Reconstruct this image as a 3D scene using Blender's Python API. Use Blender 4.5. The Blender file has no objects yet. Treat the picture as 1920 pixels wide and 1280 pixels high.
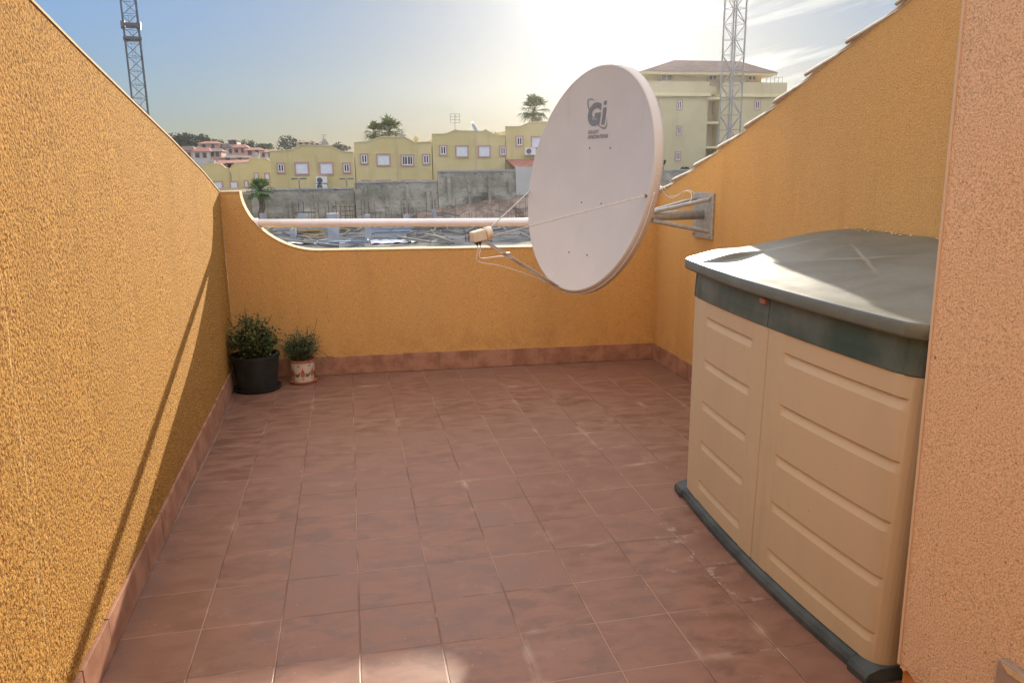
import bpy, bmesh, math, random
from math import sin, cos, tan, pi, radians, sqrt, atan2, exp
from mathutils import Vector, Matrix, noise
random.seed(7)
scn = bpy.context.scene
COL = scn.collection
# ------------------------------------------------------------------ camera
F_PX = 1436.54; YAW = 0.204986; PIT = 0.2243955; ROL = -0.0116561
CAM = Vector((0.04299, -2.12403, 1.44781))
_f = Vector((sin(YAW)*cos(PIT), cos(YAW)*cos(PIT), -sin(PIT)))
_r = Vector((cos(YAW), -sin(YAW), 0)); _u = _r.cross(_f)
CR = _r*cos(ROL)+_u*sin(ROL); CU = -_r*sin(ROL)+_u*cos(ROL); CF = _f
cam = bpy.data.cameras.new('camera'); camo = bpy.data.objects.new('camera', cam); COL.objects.link(camo)
camo.matrix_world = Matrix(((CR.x, CU.x, -CF.x, CAM.x), (CR.y, CU.y, -CF.y, CAM.y), (CR.z, CU.z, -CF.z, CAM.z), (0, 0, 0, 1)))
cam.sensor_width = 36; cam.lens = F_PX/1920*36; cam.clip_start = 0.05; cam.clip_end = 6000
scn.camera = camo
def ray(u, v): return CF + CR*((u-960)/F_PX) - CU*((v-640)/F_PX)
def at(u, v, Y):
    """the point of the plane y = Y seen at reference pixel u, v"""
    d = ray(u, v); return CAM + d*((Y-CAM.y)/d.y)
# ------------------------------------------------------------------ light
SUN_AZ, SUN_EL = radians(19.2), radians(14.0)
SKY_STRENGTH = 0.15; SUN_STRENGTH = 4.8
TOSUN = Vector((sin(SUN_AZ)*cos(SUN_EL), cos(SUN_AZ)*cos(SUN_EL), sin(SUN_EL)))
w = bpy.data.worlds.new('World'); scn.world = w; w.use_nodes = True
wn = w.node_tree.nodes; wl = w.node_tree.links; wn.clear()
wo = wn.new('ShaderNodeOutputWorld'); bg = wn.new('ShaderNodeBackground'); sky = wn.new('ShaderNodeTexSky')
sky.sky_type = 'NISHITA'; sky.sun_disc = False; sky.sun_elevation = SUN_EL; sky.sun_rotation = SUN_AZ
sky.altitude = 50; sky.air_density = 1.0; sky.dust_density = 1.0; sky.ozone_density = 3.0
bg.inputs[1].default_value = SKY_STRENGTH
# thin cirrus, a noise over the sky direction
tc = wn.new('ShaderNodeTexCoord'); sp = wn.new('ShaderNodeSeparateXYZ'); wl.new(tc.outputs['Generated'], sp.inputs[0])
def wmath(op, a, b=None, c=None):
    n = wn.new('ShaderNodeMath'); n.operation = op
    for i, x in enumerate((a, b, c)):
        if x is None: continue
        if hasattr(x, 'links'): wl.new(x, n.inputs[i])
        else: n.inputs[i].default_value = x
    return n.outputs[0]
az_ = wmath('ARCTAN2', sp.outputs[0], sp.outputs[1])
el_ = wmath('ARCSINE', sp.outputs[2])
sl = wmath('MULTIPLY_ADD', az_, -0.22, el_)
cb = wn.new('ShaderNodeCombineXYZ'); wl.new(az_, cb.inputs[0]); wl.new(wmath('MULTIPLY', sl, 9.0), cb.inputs[1])
nz = wn.new('ShaderNodeTexNoise'); nz.inputs['Scale'].default_value = 3.4; nz.inputs['Detail'].default_value = 7; nz.inputs['Roughness'].default_value = .55
nz.inputs['Distortion'].default_value = .35
wl.new(cb.outputs[0], nz.inputs['Vector'])
mr = wn.new('ShaderNodeMapRange'); mr.interpolation_type = 'SMOOTHSTEP'; mr.inputs[1].default_value = .47; mr.inputs[2].default_value = .66; mr.inputs[4].default_value = .8
wl.new(nz.outputs[0], mr.inputs[0])
mz = wn.new('ShaderNodeMapRange'); mz.interpolation_type = 'SMOOTHSTEP'; mz.inputs[1].default_value = radians(16); mz.inputs[2].default_value = radians(30)
wl.new(az_, mz.inputs[0])
cm = wmath('MULTIPLY', mr.outputs[0], mz.outputs[0])
mixc = wn.new('ShaderNodeMix'); mixc.data_type = 'RGBA'; mixc.blend_type = 'MIX'
# the photograph compresses the sky's range: keep its hue, soften its luminance
SKY_POW, SKY_K, SKY_SAT, SKY_FILL = -.90, 1.24, 1.05, 6.8
bw_ = wn.new('ShaderNodeRGBToBW'); wl.new(sky.outputs[0], bw_.inputs[0])
scl = wn.new('ShaderNodeVectorMath'); scl.operation = 'SCALE'; wl.new(sky.outputs[0], scl.inputs[0])
wl.new(wmath('MULTIPLY', wmath('POWER', wmath('MAXIMUM', bw_.outputs[0], .05), SKY_POW), SKY_K), scl.inputs['Scale'])
gn_ = wn.new('ShaderNodeVectorMath'); gn_.operation = 'MULTIPLY'; gn_.inputs[1].default_value = (.88, 1.03, 1.30); wl.new(scl.outputs[0], gn_.inputs[0])
hs = wn.new('ShaderNodeHueSaturation'); hs.inputs['Saturation'].default_value = SKY_SAT; wl.new(gn_.outputs[0], hs.inputs['Color'])
# cirrus streaks
wl.new(cm, mixc.inputs[0]); wl.new(hs.outputs[0], mixc.inputs[6]); mixc.inputs[7].default_value = (3.3, 3.25, 3.1, 1)
# bright fill added to the unseen sky overhead, to lift the shade
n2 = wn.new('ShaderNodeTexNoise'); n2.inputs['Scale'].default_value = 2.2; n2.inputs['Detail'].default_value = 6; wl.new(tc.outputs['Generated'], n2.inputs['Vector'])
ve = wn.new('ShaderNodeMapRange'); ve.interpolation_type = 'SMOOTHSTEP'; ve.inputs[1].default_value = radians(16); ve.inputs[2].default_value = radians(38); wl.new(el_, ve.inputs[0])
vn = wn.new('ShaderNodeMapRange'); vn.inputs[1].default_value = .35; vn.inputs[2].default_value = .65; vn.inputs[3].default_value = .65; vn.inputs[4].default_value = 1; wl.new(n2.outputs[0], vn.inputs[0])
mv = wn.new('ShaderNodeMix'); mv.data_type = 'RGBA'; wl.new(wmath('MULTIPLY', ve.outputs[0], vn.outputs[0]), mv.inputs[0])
wl.new(mixc.outputs[2], mv.inputs[6]); mv.inputs[7].default_value = (SKY_FILL, SKY_FILL*.97, SKY_FILL*.95, 1)
# the sun's own glare in the hazy air around it
dt = wn.new('ShaderNodeVectorMath'); dt.operation = 'DOT_PRODUCT'; nrm_ = wn.new('ShaderNodeVectorMath'); nrm_.operation = 'NORMALIZE'; wl.new(tc.outputs['Generated'], nrm_.inputs[0])
wl.new(nrm_.outputs[0], dt.inputs[0]); dt.inputs[1].default_value = TOSUN
dpos = wmath('MAXIMUM', dt.outputs['Value'], 0.0)
gl = wmath('ADD', wmath('MULTIPLY', wmath('POWER', dpos, 420), 5.0), wmath('MULTIPLY', wmath('POWER', dpos, 90), .8))
gv = wn.new('ShaderNodeVectorMath'); gv.operation = 'SCALE'; gv.inputs[0].default_value = (1, .985, .93); wl.new(gl, gv.inputs['Scale'])
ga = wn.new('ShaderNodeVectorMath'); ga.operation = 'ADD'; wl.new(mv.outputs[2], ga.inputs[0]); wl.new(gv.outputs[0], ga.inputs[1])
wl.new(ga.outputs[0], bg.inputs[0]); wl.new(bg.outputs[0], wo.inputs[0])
sd = bpy.data.lights.new('sun', 'SUN'); sd.energy = SUN_STRENGTH; sd.angle = radians(0.5); sd.color = (1.0, 0.87, 0.70)
so = bpy.data.objects.new('sun', sd); COL.objects.link(so)
so.rotation_mode = 'QUATERNION'; so.rotation_quaternion = TOSUN.to_track_quat('Z', 'Y'); so.location = (20, 50, 30)
scn.view_settings.view_transform = 'Standard'; scn.view_settings.look = 'None'
scn.view_settings.exposure = 0.9; scn.view_settings.gamma = 1
scn.cycles.max_bounces = 10; scn.cycles.diffuse_bounces = 6; scn.cycles.volume_bounces = 0
scn.cycles.use_denoising = True
# ------------------------------------------------------------------ helpers
def tag(o, label=None, cat=None, group=None, kind=None):
    for k, v in (('label', label), ('category', cat), ('group', group), ('kind', kind)):
        if v: o[k] = v
    return o
def empty(name, loc=(0, 0, 0), label=None, cat=None, group=None, rz=0):
    o = bpy.data.objects.new(name, None); COL.objects.link(o); o.location = loc; o.rotation_euler = (0, 0, rz)
    o.empty_display_size = .1
    return tag(o, label, cat, group)
class MB:
    def __init__(s): s.v = []; s.f = []
    def add(s, vs, fs):
        n = len(s.v); s.v += [tuple(x) for x in vs]; s.f += [tuple(i+n for i in q) for q in fs]; return s
    def box(s, a, b):
        x0, y0, z0 = a; x1, y1, z1 = b
        return s.add([(x0,y0,z0),(x1,y0,z0),(x1,y1,z0),(x0,y1,z0),(x0,y0,z1),(x1,y0,z1),(x1,y1,z1),(x0,y1,z1)],
                     [(0,3,2,1),(4,5,6,7),(0,1,5,4),(1,2,6,5),(2,3,7,6),(3,0,4,7)])
    def bar(s, p, q, r, sides=4, r2=None, cap=True):
        p = Vector(p); q = Vector(q); d = (q-p)
        if d.length < 1e-6: return s
        d.normalize(); a = d.orthogonal().normalized()
        if abs(d.z) < .95: a = d.cross(Vector((0, 0, 1))).normalized()
        b = d.cross(a); r2 = r if r2 is None else r2; vs = []
        for c, rad in ((p, r), (q, r2)):
            for i in range(sides):
                t = 2*pi*(i+.5)/sides; vs.append(c+(a*cos(t)+b*sin(t))*rad)
        fs = [(i, (i+1) % sides, sides+(i+1) % sides, sides+i) for i in range(sides)]
        if cap: fs += [tuple(range(sides-1, -1, -1)), tuple(range(sides, 2*sides))]
        return s.add(vs, fs)
    def tube(s, pts, r, sides=8):
        pts = [Vector(p) for p in pts]; rs = r if hasattr(r, '__len__') else [r]*len(pts)
        n = len(pts); vs = []; prev = None
        for i, p in enumerate(pts):
            d = (pts[min(i+1, n-1)]-pts[max(i-1, 0)]).normalized()
            if prev is None: a = d.orthogonal().normalized()
            else: a = (prev-d*prev.dot(d)).normalized()
            prev = a; b = d.cross(a)
            for k in range(sides):
                t = 2*pi*k/sides; vs.append(p+(a*cos(t)+b*sin(t))*rs[i])
        fs = []
        for i in range(n-1):
            for k in range(sides):
                k2 = (k+1) % sides; fs.append((i*sides+k, i*sides+k2, (i+1)*sides+k2, (i+1)*sides+k))
        fs += [tuple(range(sides-1, -1, -1)), tuple(range((n-1)*sides, n*sides))]
        return s.add(vs, fs)
    def lathe(s, prof, c, seg=32):
        vs = []; n = len(prof); fs = []
        for (r, z) in prof:
            for k in range(seg): t = 2*pi*k/seg; vs.append((c[0]+r*cos(t), c[1]+r*sin(t), c[2]+z))
        for i in range(n-1):
            for k in range(seg): k2 = (k+1) % seg; fs.append((i*seg+k, i*seg+k2, (i+1)*seg+k2, (i+1)*seg+k))
        fs += [tuple(range(seg-1, -1, -1)), tuple(range((n-1)*seg, n*seg))]
        return s.add(vs, fs)
    def prism(s, poly, off):
        """poly: 3D outline, extruded by off"""
        n = len(poly); off = Vector(off); vs = [Vector(p) for p in poly]; vs += [v+off for v in vs]
        fs = [tuple(range(n-1, -1, -1)), tuple(range(n, 2*n))] + [(i, (i+1) % n, n+(i+1) % n, n+i) for i in range(n)]
        return s.add(vs, fs)
    def grid(s, rows, close=False):
        n = len(rows); m = len(rows[0]); vs = [p for r in rows for p in r]; fs = []
        for i in range(n-1):
            for j in range(m-(0 if close else 1)):
                j2 = (j+1) % m; fs.append((i*m+j, i*m+j2, (i+1)*m+j2, (i+1)*m+j))
        return s.add(vs, fs)
    def build(s, name, mat, parent=None, smooth=False, fix=True, bevel=0):
        me = bpy.data.meshes.new(name); me.from_pydata(s.v, [], s.f)
        if fix:
            bm = bmesh.new(); bm.from_mesh(me); bmesh.ops.recalc_face_normals(bm, faces=bm.faces); bm.to_mesh(me); bm.free()
        me.materials.append(mat)
        if smooth: me.shade_smooth() if hasattr(me, 'shade_smooth') else None
        me.update(); o = bpy.data.objects.new(name, me); COL.objects.link(o)
        if bevel:
            m = o.modifiers.new('bevel', 'BEVEL'); m.width = bevel; m.segments = 2; m.limit_method = 'ANGLE'; m.angle_limit = radians(40)
        if smooth:
            m = None
            for p in me.polygons: p.use_smooth = True
        if parent:
            o.parent = parent
            o.matrix_parent_inverse = Matrix.Translation(parent.location).inverted() if parent.type == 'EMPTY' and parent.rotation_euler.z == 0 else Matrix()
        return o
# ------------------------------------------------------------------ materials
def mat(name, base=(.5, .5, .5), rough=.6, metal=0, spec=.5):
    m = bpy.data.materials.new(name); m.use_nodes = True
    b = m.node_tree.nodes['Principled BSDF']; b.inputs['Base Color'].default_value = (*base, 1)
    b.inputs['Roughness'].default_value = rough; b.inputs['Metallic'].default_value = metal
    b.inputs['Specular IOR Level'].default_value = spec
    return m
class NT:
    def __init__(s, m): s.t = m.node_tree; s.b = s.t.nodes['Principled BSDF']; s.co = s.t.nodes.new('ShaderNodeTexCoord').outputs['Object']
    def n(s, typ, **kw):
        o = s.t.nodes.new(typ)
        for k, v in kw.items(): setattr(o, k, v)
        return o
    def link(s, a, b): s.t.links.new(a, b)
    def math(s, op, a, b=None, c=None, clamp=False):
        n = s.n('ShaderNodeMath', operation=op); n.use_clamp = clamp
        for i, x in enumerate((a, b, c)):
            if x is None: continue
            if hasattr(x, 'links'): s.link(x, n.inputs[i])
            else: n.inputs[i].default_value = x
        return n.outputs[0]
    def noise(s, scale, detail=3, rough=.5, vec=None, dist=0):
        n = s.n('ShaderNodeTexNoise'); n.inputs['Scale'].default_value = scale; n.inputs['Detail'].default_value = detail
        n.inputs['Roughness'].default_value = rough; n.inputs['Distortion'].default_value = dist
        s.link(vec or s.co, n.inputs['Vector']); return n.outputs[0]
    def vor(s, scale, vec=None, out='Distance', feature='F1'):
        n = s.n('ShaderNodeTexVoronoi', feature=feature); n.inputs['Scale'].default_value = scale
        s.link(vec or s.co, n.inputs['Vector']); return n.outputs[out]
    def mapv(s, scale, loc=(0, 0, 0), rot=(0, 0, 0)):
        n = s.n('ShaderNodeMapping'); n.inputs['Scale'].default_value = scale; n.inputs['Location'].default_value = loc
        n.inputs['Rotation'].default_value = rot; s.link(s.co, n.inputs[0]); return n.outputs[0]
    def rng(s, x, a, b, c=0, d=1, smooth=True):
        n = s.n('ShaderNodeMapRange'); n.interpolation_type = 'SMOOTHSTEP' if smooth else 'LINEAR'
        s.link(x, n.inputs[0])
        for i, v in enumerate((a, b, c, d)): n.inputs[i+1].default_value = v
        return n.outputs[0]
    def mix(s, fac, a, b, blend='MIX'):
        n = s.n('ShaderNodeMix', data_type='RGBA', blend_type=blend)
        for i, x in ((0, fac), (6, a), (7, b)):
            if hasattr(x, 'links'): s.link(x, n.inputs[i])
            else: n.inputs[i].default_value = x if i == 0 else (*x, 1)
        return n.outputs[2]
    def bump(s, h, strength=.5, dist=.005, prev=None):
        n = s.n('ShaderNodeBump'); n.inputs['Strength'].default_value = strength; n.inputs['Distance'].default_value = dist
        s.link(h, n.inputs['Height'])
        if prev: s.link(prev, n.inputs['Normal'])
        return n.outputs[0]
    def color(s, x): s.link(x, s.b.inputs['Base Color'])
    def normal(s, x): s.link(x, s.b.inputs['Normal'])
    def rough(s, x): s.link(x, s.b.inputs['Roughness'])
def sc3(c, k): return tuple(min(1, x*k) for x in c)
def plaster(name, col, grain=190, bumpd=.004, dark=.55, streak=.12, contrast=.35, coarse=0):
    m = mat(name, col, .92, spec=.12); t = NT(m)
    g = t.noise(grain, 4, .65); g2 = t.noise(grain*.37, 3, .6, None, .6); v = t.vor(grain*.62)
    h = t.math('ADD', t.math('MULTIPLY', g, .75), t.math('MULTIPLY', t.math('SUBTRACT', 1, v), .30))
    h = t.math('ADD', h, t.math('MULTIPLY', g2, .35+coarse))
    pit = t.rng(g, .34, .58)  # shade in the grain hollows, painted into the colour
    c = t.mix(pit, (col[0]*(1-contrast), col[1]*(1-contrast*1.15), col[2]*(1-contrast*1.25)), sc3(col, 1.08))
    sel = t.rng(t.noise(grain*.21, 3, .6), .45, .60)
    c = t.mix(t.math('MULTIPLY', sel, .10), c, sc3(col, .72))
    speck = t.math('MULTIPLY', t.rng(t.noise(grain*.42, 2, .5), .66, .73), t.rng(t.noise(grain*.12, 2, .5), .42, .55))
    c = t.mix(t.math('MULTIPLY', speck, dark), c, sc3(col, .36))
    big = t.rng(t.noise(1.6, 4, .6), .35, .65)
    c = t.mix(t.math('MULTIPLY', big, .16), c, (col[0]*.85, col[1]*.9, col[2]*1.25))
    st = t.rng(t.noise(1, 4, .6, t.mapv((5, 5, .5))), .48, .72)
    c = t.mix(t.math('MULTIPLY', st, streak), c, sc3(col, .62))
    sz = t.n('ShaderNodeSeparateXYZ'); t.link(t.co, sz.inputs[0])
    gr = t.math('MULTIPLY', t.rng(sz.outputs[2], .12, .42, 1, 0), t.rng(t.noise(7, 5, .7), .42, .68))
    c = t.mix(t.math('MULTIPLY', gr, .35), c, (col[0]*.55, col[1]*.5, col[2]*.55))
    pa = t.rng(t.noise(2.6, 5, .65, t.mapv((1, 1, 1), (3, 5, 1))), .56, .64)
    c = t.mix(t.math('MULTIPLY', pa, .10), c, (min(1, col[0]*1.12), min(1, col[1]*1.15), col[2]*1.3))
    t.color(c); t.normal(t.bump(h, 1.0, bumpd))
    return m
def scratch(m):
    # a pale trowel line running down the wall
    t = NT(m); old = t.b.inputs['Base Color'].links[0].from_socket; s_ = t.n('ShaderNodeSeparateXYZ'); t.link(t.co, s_.inputs[0])
    w_ = t.math('MULTIPLY', t.math('SUBTRACT', t.noise(5, 3, .6), .5), .05)
    d_ = t.math('ABSOLUTE', t.math('ADD', t.math('ADD', t.math('MULTIPLY_ADD', s_.outputs[2], -.075, .265), s_.outputs[1]), w_))
    k = t.math('MULTIPLY', t.rng(d_, .0008, .0035, 1, 0), t.rng(t.noise(30, 3, .6), .3, .6))
    k = t.math('MULTIPLY', k, t.rng(s_.outputs[2], 1.1, 1.5, 1, 0))
    t.color(t.mix(t.math('MULTIPLY', k, .75), old, (.85, .66, .36)))
ORANGE = (.67, .395, .14)
M = {}
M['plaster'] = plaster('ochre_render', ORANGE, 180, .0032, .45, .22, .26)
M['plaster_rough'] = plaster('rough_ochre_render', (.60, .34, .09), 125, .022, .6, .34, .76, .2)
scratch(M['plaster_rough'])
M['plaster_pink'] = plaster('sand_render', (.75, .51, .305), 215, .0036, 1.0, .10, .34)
# floor tiles
def tile_mat():
    m = mat('terracotta_tiles', (.3, .14, .1), .45, spec=.55); t = NT(m); S = .25
    wob = t.n('ShaderNodeTexNoise'); wob.inputs['Scale'].default_value = 7; wob.inputs['Detail'].default_value = 2; t.link(t.co, wob.inputs['Vector'])
    sub = t.n('ShaderNodeVectorMath', operation='MULTIPLY_ADD'); t.link(wob.outputs['Color'], sub.inputs[0])
    sub.inputs[1].default_value = (.004, .004, 0); sub.inputs[2].default_value = (-.002, -.002, 0)
    ad = t.n('ShaderNodeVectorMath', operation='ADD'); t.link(t.co, ad.inputs[0]); t.link(sub.outputs[0], ad.inputs[1])
    s = t.n('ShaderNodeSeparateXYZ'); t.link(ad.outputs[0], s.inputs[0])
    ix = t.math('DIVIDE', s.outputs[0], S); iy = t.math('DIVIDE', s.outputs[1], S)
    fx = t.math('FRACT', ix); fy = t.math('FRACT', iy)
    dx = t.math('MINIMUM', fx, t.math('SUBTRACT', 1, fx)); dy = t.math('MINIMUM', fy, t.math('SUBTRACT', 1, fy))
    d = t.math('MINIMUM', dx, dy)
    joint = t.rng(d, .004, .015, 1, 0)
    cc = t.n('ShaderNodeCombineXYZ'); t.link(t.math('FLOOR', ix), cc.inputs[0]); t.link(t.math('FLOOR', iy), cc.inputs[1])
    wn_ = t.n('ShaderNodeTexWhiteNoise', noise_dimensions='3D'); t.link(cc.outputs[0], wn_.inputs[0])
    off = t.n('ShaderNodeVectorMath', operation='MULTIPLY_ADD'); t.link(wn_.outputs['Color'], off.inputs[0]); off.inputs[1].default_value = (9, 9, 9); t.link(t.co, off.inputs[2])
    mp = t.n('ShaderNodeMapping'); mp.inputs['Scale'].default_value = (4.5, 9, 4); t.link(off.outputs[0], mp.inputs[0])
    n1 = t.noise(1.7, 5, .58, mp.outputs[0], .35)
    A, B, C = (.150, .072, .046), (.262, .132, .086), (.215, .112, .078)
    c = t.mix(t.rng(n1, .30, .66), A, B)
    c = t.mix(t.math('MULTIPLY', wn_.outputs['Value'], .7), c, C)
    big = t.rng(t.noise(.8, 3, .5), .4, .65)
    c = t.mix(t.math('MULTIPLY', big, .35), c, (.235, .112, .070))
    # dusty water marks
    dust = t.math('MULTIPLY', t.rng(t.noise(5, 6, .7), .55, .75), .28)
    c = t.mix(dust, c, (.42, .27, .21))
    fine = t.rng(t.noise(60, 2, .5), .68, .76)
    c = t.mix(t.math('MULTIPLY', fine, .35), c, (.45, .33, .27))
    # joints: pale mortar in places, dark dirt in others
    jn = t.rng(t.noise(1.7, 3, .6), .44, .56)
    jc = t.mix(jn, (.10, .055, .04), (.44, .29, .22))
    white = t.rng(t.noise(9, 3, .6), .60, .68)
    jc = t.mix(t.math('MULTIPLY', white, .6), jc, (.6, .48, .4))
    c = t.mix(t.math('MULTIPLY', joint, .50), c, jc)
    halo = t.math('MULTIPLY', t.rng(d, .0, .10, 1, 0), t.rng(t.noise(2.6, 4, .6), .56, .70))
    c = t.mix(t.math('MULTIPLY', halo, .45), c, (.50, .36, .28))
    # lime bloom in front of the shed
    sx = t.n('ShaderNodeSeparateXYZ'); t.link(t.co, sx.inputs[0])
    near = t.math('MULTIPLY', t.rng(sx.outputs[0], .95, 1.25), t.math('MULTIPLY', t.rng(sx.outputs[1], -.15, .1), t.rng(sx.outputs[1], .55, .85, 1, 0)))
    bl = t.math('MULTIPLY', t.math('MULTIPLY', near, t.rng(t.noise(14, 5, .7), .54, .66)), t.rng(d, .0, .22, 1, .15))
    c = t.mix(t.math('MULTIPLY', bl, .55), c, (.52, .40, .32))
    # patchy darker tone along the left wall
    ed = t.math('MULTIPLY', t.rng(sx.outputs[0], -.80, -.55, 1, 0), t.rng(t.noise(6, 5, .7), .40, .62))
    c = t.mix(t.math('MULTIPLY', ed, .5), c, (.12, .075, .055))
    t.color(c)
    h = t.math('SUBTRACT', t.math('MULTIPLY', n1, .35), joint)
    b = t.bump(h, .8, .0016); t.normal(b)
    t.rough(t.rng(n1, .2, .8, .36, .56))
    return m
M['tile'] = tile_mat()
def mottled(name, a, b, scale=6, rough=.8, bumpd=0, detail=5, bs=None, spec=.3, metal=0, lo=.35, hi=.65):
    m = mat(name, a, rough, metal, spec); t = NT(m); n1 = t.noise(scale, detail, .6)
    t.color(t.mix(t.rng(n1, lo, hi), a, b))
    if bumpd: t.normal(t.bump(t.noise(bs or scale*3, 4, .6), .8, bumpd))
    return m
M['skirting'] = mottled('skirting_tile', (.28, .14, .09), (.42, .23, .155), 9, .5)
M['coping'] = mottled('pale_coping', (.50, .35, .18), (.62, .46, .27), 40, .85, .002)
M['roof_tile_edge'] = mottled('weathered_roof_tile', (.42, .36, .28), (.62, .56, .46), 14, .85, .002)
M['rail'] = mottled('painted_rail', (.88, .82, .80), (.82, .76, .73), 12, .45)
M['galv'] = mottled('galvanised_steel', (.36, .38, .39), (.47, .48, .47), 40, .42, metal=.35)
M['rod'] = mottled('steel_rod', (.50, .47, .44), (.62, .58, .54), 60, .35, metal=.5)
M['cable'] = mat('white_cable', (.72, .66, .58), .5)
M['lnb'] = mottled('cream_plastic', (.66, .57, .42), (.72, .63, .48), 30, .5)
M['black'] = mat('black_plastic', (.03, .03, .03), .5)
M['hole'] = mat('bolt_head', (.16, .12, .10), .5)
M['print'] = mat('grey_print', (.20, .205, .205), .6)
def dish_mat():
    m = mat('painted_dish', (.56, .50, .46), .45); t = NT(m)
    c = t.mix(t.rng(t.noise(2.2, 4, .6), .35, .65), (.60, .54, .475), (.56, .505, .45))
    c = t.mix(t.math('MULTIPLY', t.rng(t.noise(1, 5, .6, t.mapv((14, 14, 1.2))), .55, .75), .12), c, (.40, .34, .29))
    c = t.mix(t.math('MULTIPLY', t.rng(t.noise(120, 2, .5), .72, .76), .4), c, (.38, .32, .27))
    t.color(c); return m
M['dish'] = dish_mat()
def shed_mat(name, col):
    m = mat(name, col, .55, spec=.35); t = NT(m)
    c = t.mix(t.rng(t.noise(1.3, 4, .6, t.mapv((3, 3, .9))), .35, .65), col, sc3(col, .93))
    c = t.mix(t.math('MULTIPLY', t.rng(t.noise(55, 2, .5), .74, .78), .5), c, sc3(col, .45))
    c = t.mix(t.math('MULTIPLY', t.rng(t.noise(1, 6, .65, t.mapv((9, 9, 1.2))), .56, .76), .22), c, sc3(col, .62))
    t.color(c); t.normal(t.bump(t.noise(420, 2, .5), .25, .0008)); return m
M['shed'] = shed_mat('beige_plastic', (.53, .42, .28))
def band_mat():
    m = mat('dark_green_plastic', (.05, .09, .08), .42); t = NT(m)
    dust = t.rng(t.noise(1, 5, .6, t.mapv((2, 3.5, 2.5))), .34, .66)
    c = t.mix(dust, (.03, .07, .066), (.12, .15, .145))
    c = t.mix(t.math('MULTIPLY', t.rng(t.noise(2.2, 4, .6), .62, .74), .25), c, (.26, .20, .15))
    t.color(c); return m
M['band'] = band_mat()
def lid_mat():
    m = mat('faded_green_lid', (.2, .23, .22), .5, spec=1.0); t = NT(m); t.b.inputs['IOR'].default_value = 1.65
    c = t.mix(t.rng(t.noise(3.2, 6, .65), .35, .68), (.055, .086, .080), (.108, .136, .126))
    s = t.n('ShaderNodeSeparateXYZ'); t.link(t.co, s.inputs[0])
    X = t.math('SUBTRACT', s.outputs[0], 1.86); Y = t.math('SUBTRACT', s.outputs[1], .33)
    wob = t.math('MULTIPLY', t.math('SUBTRACT', t.noise(7, 3, .6), .5), .12)
    marks = None
    for (a, b, w_, L) in ((.50, 1, .012, .42), (-.85, 1, .009, .30)):
        ln = sqrt(a*a+b*b); a /= ln; b /= ln
        dd = t.math('ABSOLUTE', t.math('ADD', t.math('ADD', t.math('MULTIPLY', X, b), t.math('MULTIPLY', Y, -a)), t.math('MULTIPLY', wob, .35)))
        al = t.math('ABSOLUTE', t.math('ADD', t.math('MULTIPLY', X, a), t.math('MULTIPLY', Y, b)))
        k = t.math('MULTIPLY', t.rng(dd, 0, w_, 1, 0), t.rng(al, 0, L, 1, 0))
        marks = k if marks is None else t.math('MAXIMUM', marks, k)
    c = t.mix(t.math('MULTIPLY', marks, .38), c, (.42, .40, .36))
    c = t.mix(t.math('MULTIPLY', t.rng(t.noise(18, 5, .7), .60, .74), .3), c, (.38, .36, .32))
    t.color(c); t.rough(t.rng(t.noise(9, 4, .6), .3, .7, .36, .43)); t.normal(t.bump(t.noise(220, 3, .5), .5, .0015))
    return m
M['lid'] = lid_mat()
M['base'] = mottled('dark_base_plastic', (.04, .052, .056), (.075, .092, .095), 9, .5)
M['pot_dark'] = mottled('dark_pot', (.016, .02, .02), (.03, .034, .033), 8, .55)
M['pot_glaze'] = mottled('glazed_ceramic', (.62, .53, .46), (.70, .61, .54), 15, .3, spec=.5)
M['terracotta'] = mottled('terracotta', (.36, .12, .07), (.42, .16, .10), 15, .6)
M['soil'] = mottled('soil', (.03, .022, .016), (.07, .05, .035), 60, .95, .004)
M['pebble'] = mat('white_pebble', (.5, .46, .42), .8)
M['paint_red'] = mat('red_glaze', (.45, .10, .08), .4)
M['paint_green'] = mat('green_glaze', (.08, .16, .05), .4)
M['step'] = mottled('grey_brown_tile', (.30, .22, .17), (.38, .29, .23), 14, .6, .002)
M['smooth_orange'] = mottled('smooth_orange_paint', (.42, .17, .05), (.52, .24, .08), 14, .7)
M['bead'] = mat('corner_bead', (.62, .46, .31), .7)
def leaf_mat(name, a, b, c3=None, scale=25, trans=.2):
    m = mat(name, a, .6, spec=.3); t = NT(m)
    col = t.mix(t.rng(t.noise(scale, 2, .5), .35, .65), a, b)
    if c3: col = t.mix(t.rng(t.noise(scale*.4, 2, .5), .58, .68), col, c3)
    t.color(col)
    if trans:
        tr = t.n('ShaderNodeBsdfTranslucent'); t.link(col, tr.inputs[0]); mx = t.n('ShaderNodeMixShader'); mx.inputs[0].default_value = trans
        t.link(t.b.outputs[0], mx.inputs[1]); t.link(tr.outputs[0], mx.inputs[2]); t.link(mx.outputs[0], t.t.nodes['Material Output'].inputs[0])
    return m
M['leaf_shrub'] = leaf_mat('shrub_leaf', (.045, .08, .03), (.10, .14, .045), (.26, .29, .08), 26)
M['leaf_grey'] = leaf_mat('grey_green_leaf', (.065, .10, .05), (.13, .18, .09), None, 30)
M['stem'] = mottled('woody_stem', (.12, .085, .06), (.2, .15, .11), 40, .9)
M['pine'] = leaf_mat('pine_foliage', (.018, .03, .014), (.036, .055, .024), None, .6, .05)
M['palm'] = leaf_mat('palm_frond', (.06, .085, .03), (.12, .15, .05), None, .9, .25)
M['palm_lush'] = leaf_mat('lush_palm_frond', (.07, .12, .04), (.16, .24, .08), None, 1.2, .3)
M['bark'] = mottled('palm_bark', (.14, .11, .08), (.22, .17, .12), 3, .9)
M['steel_dark'] = mottled('dark_painted_steel', (.10, .105, .12), (.16, .16, .17), 3, .5)
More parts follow.
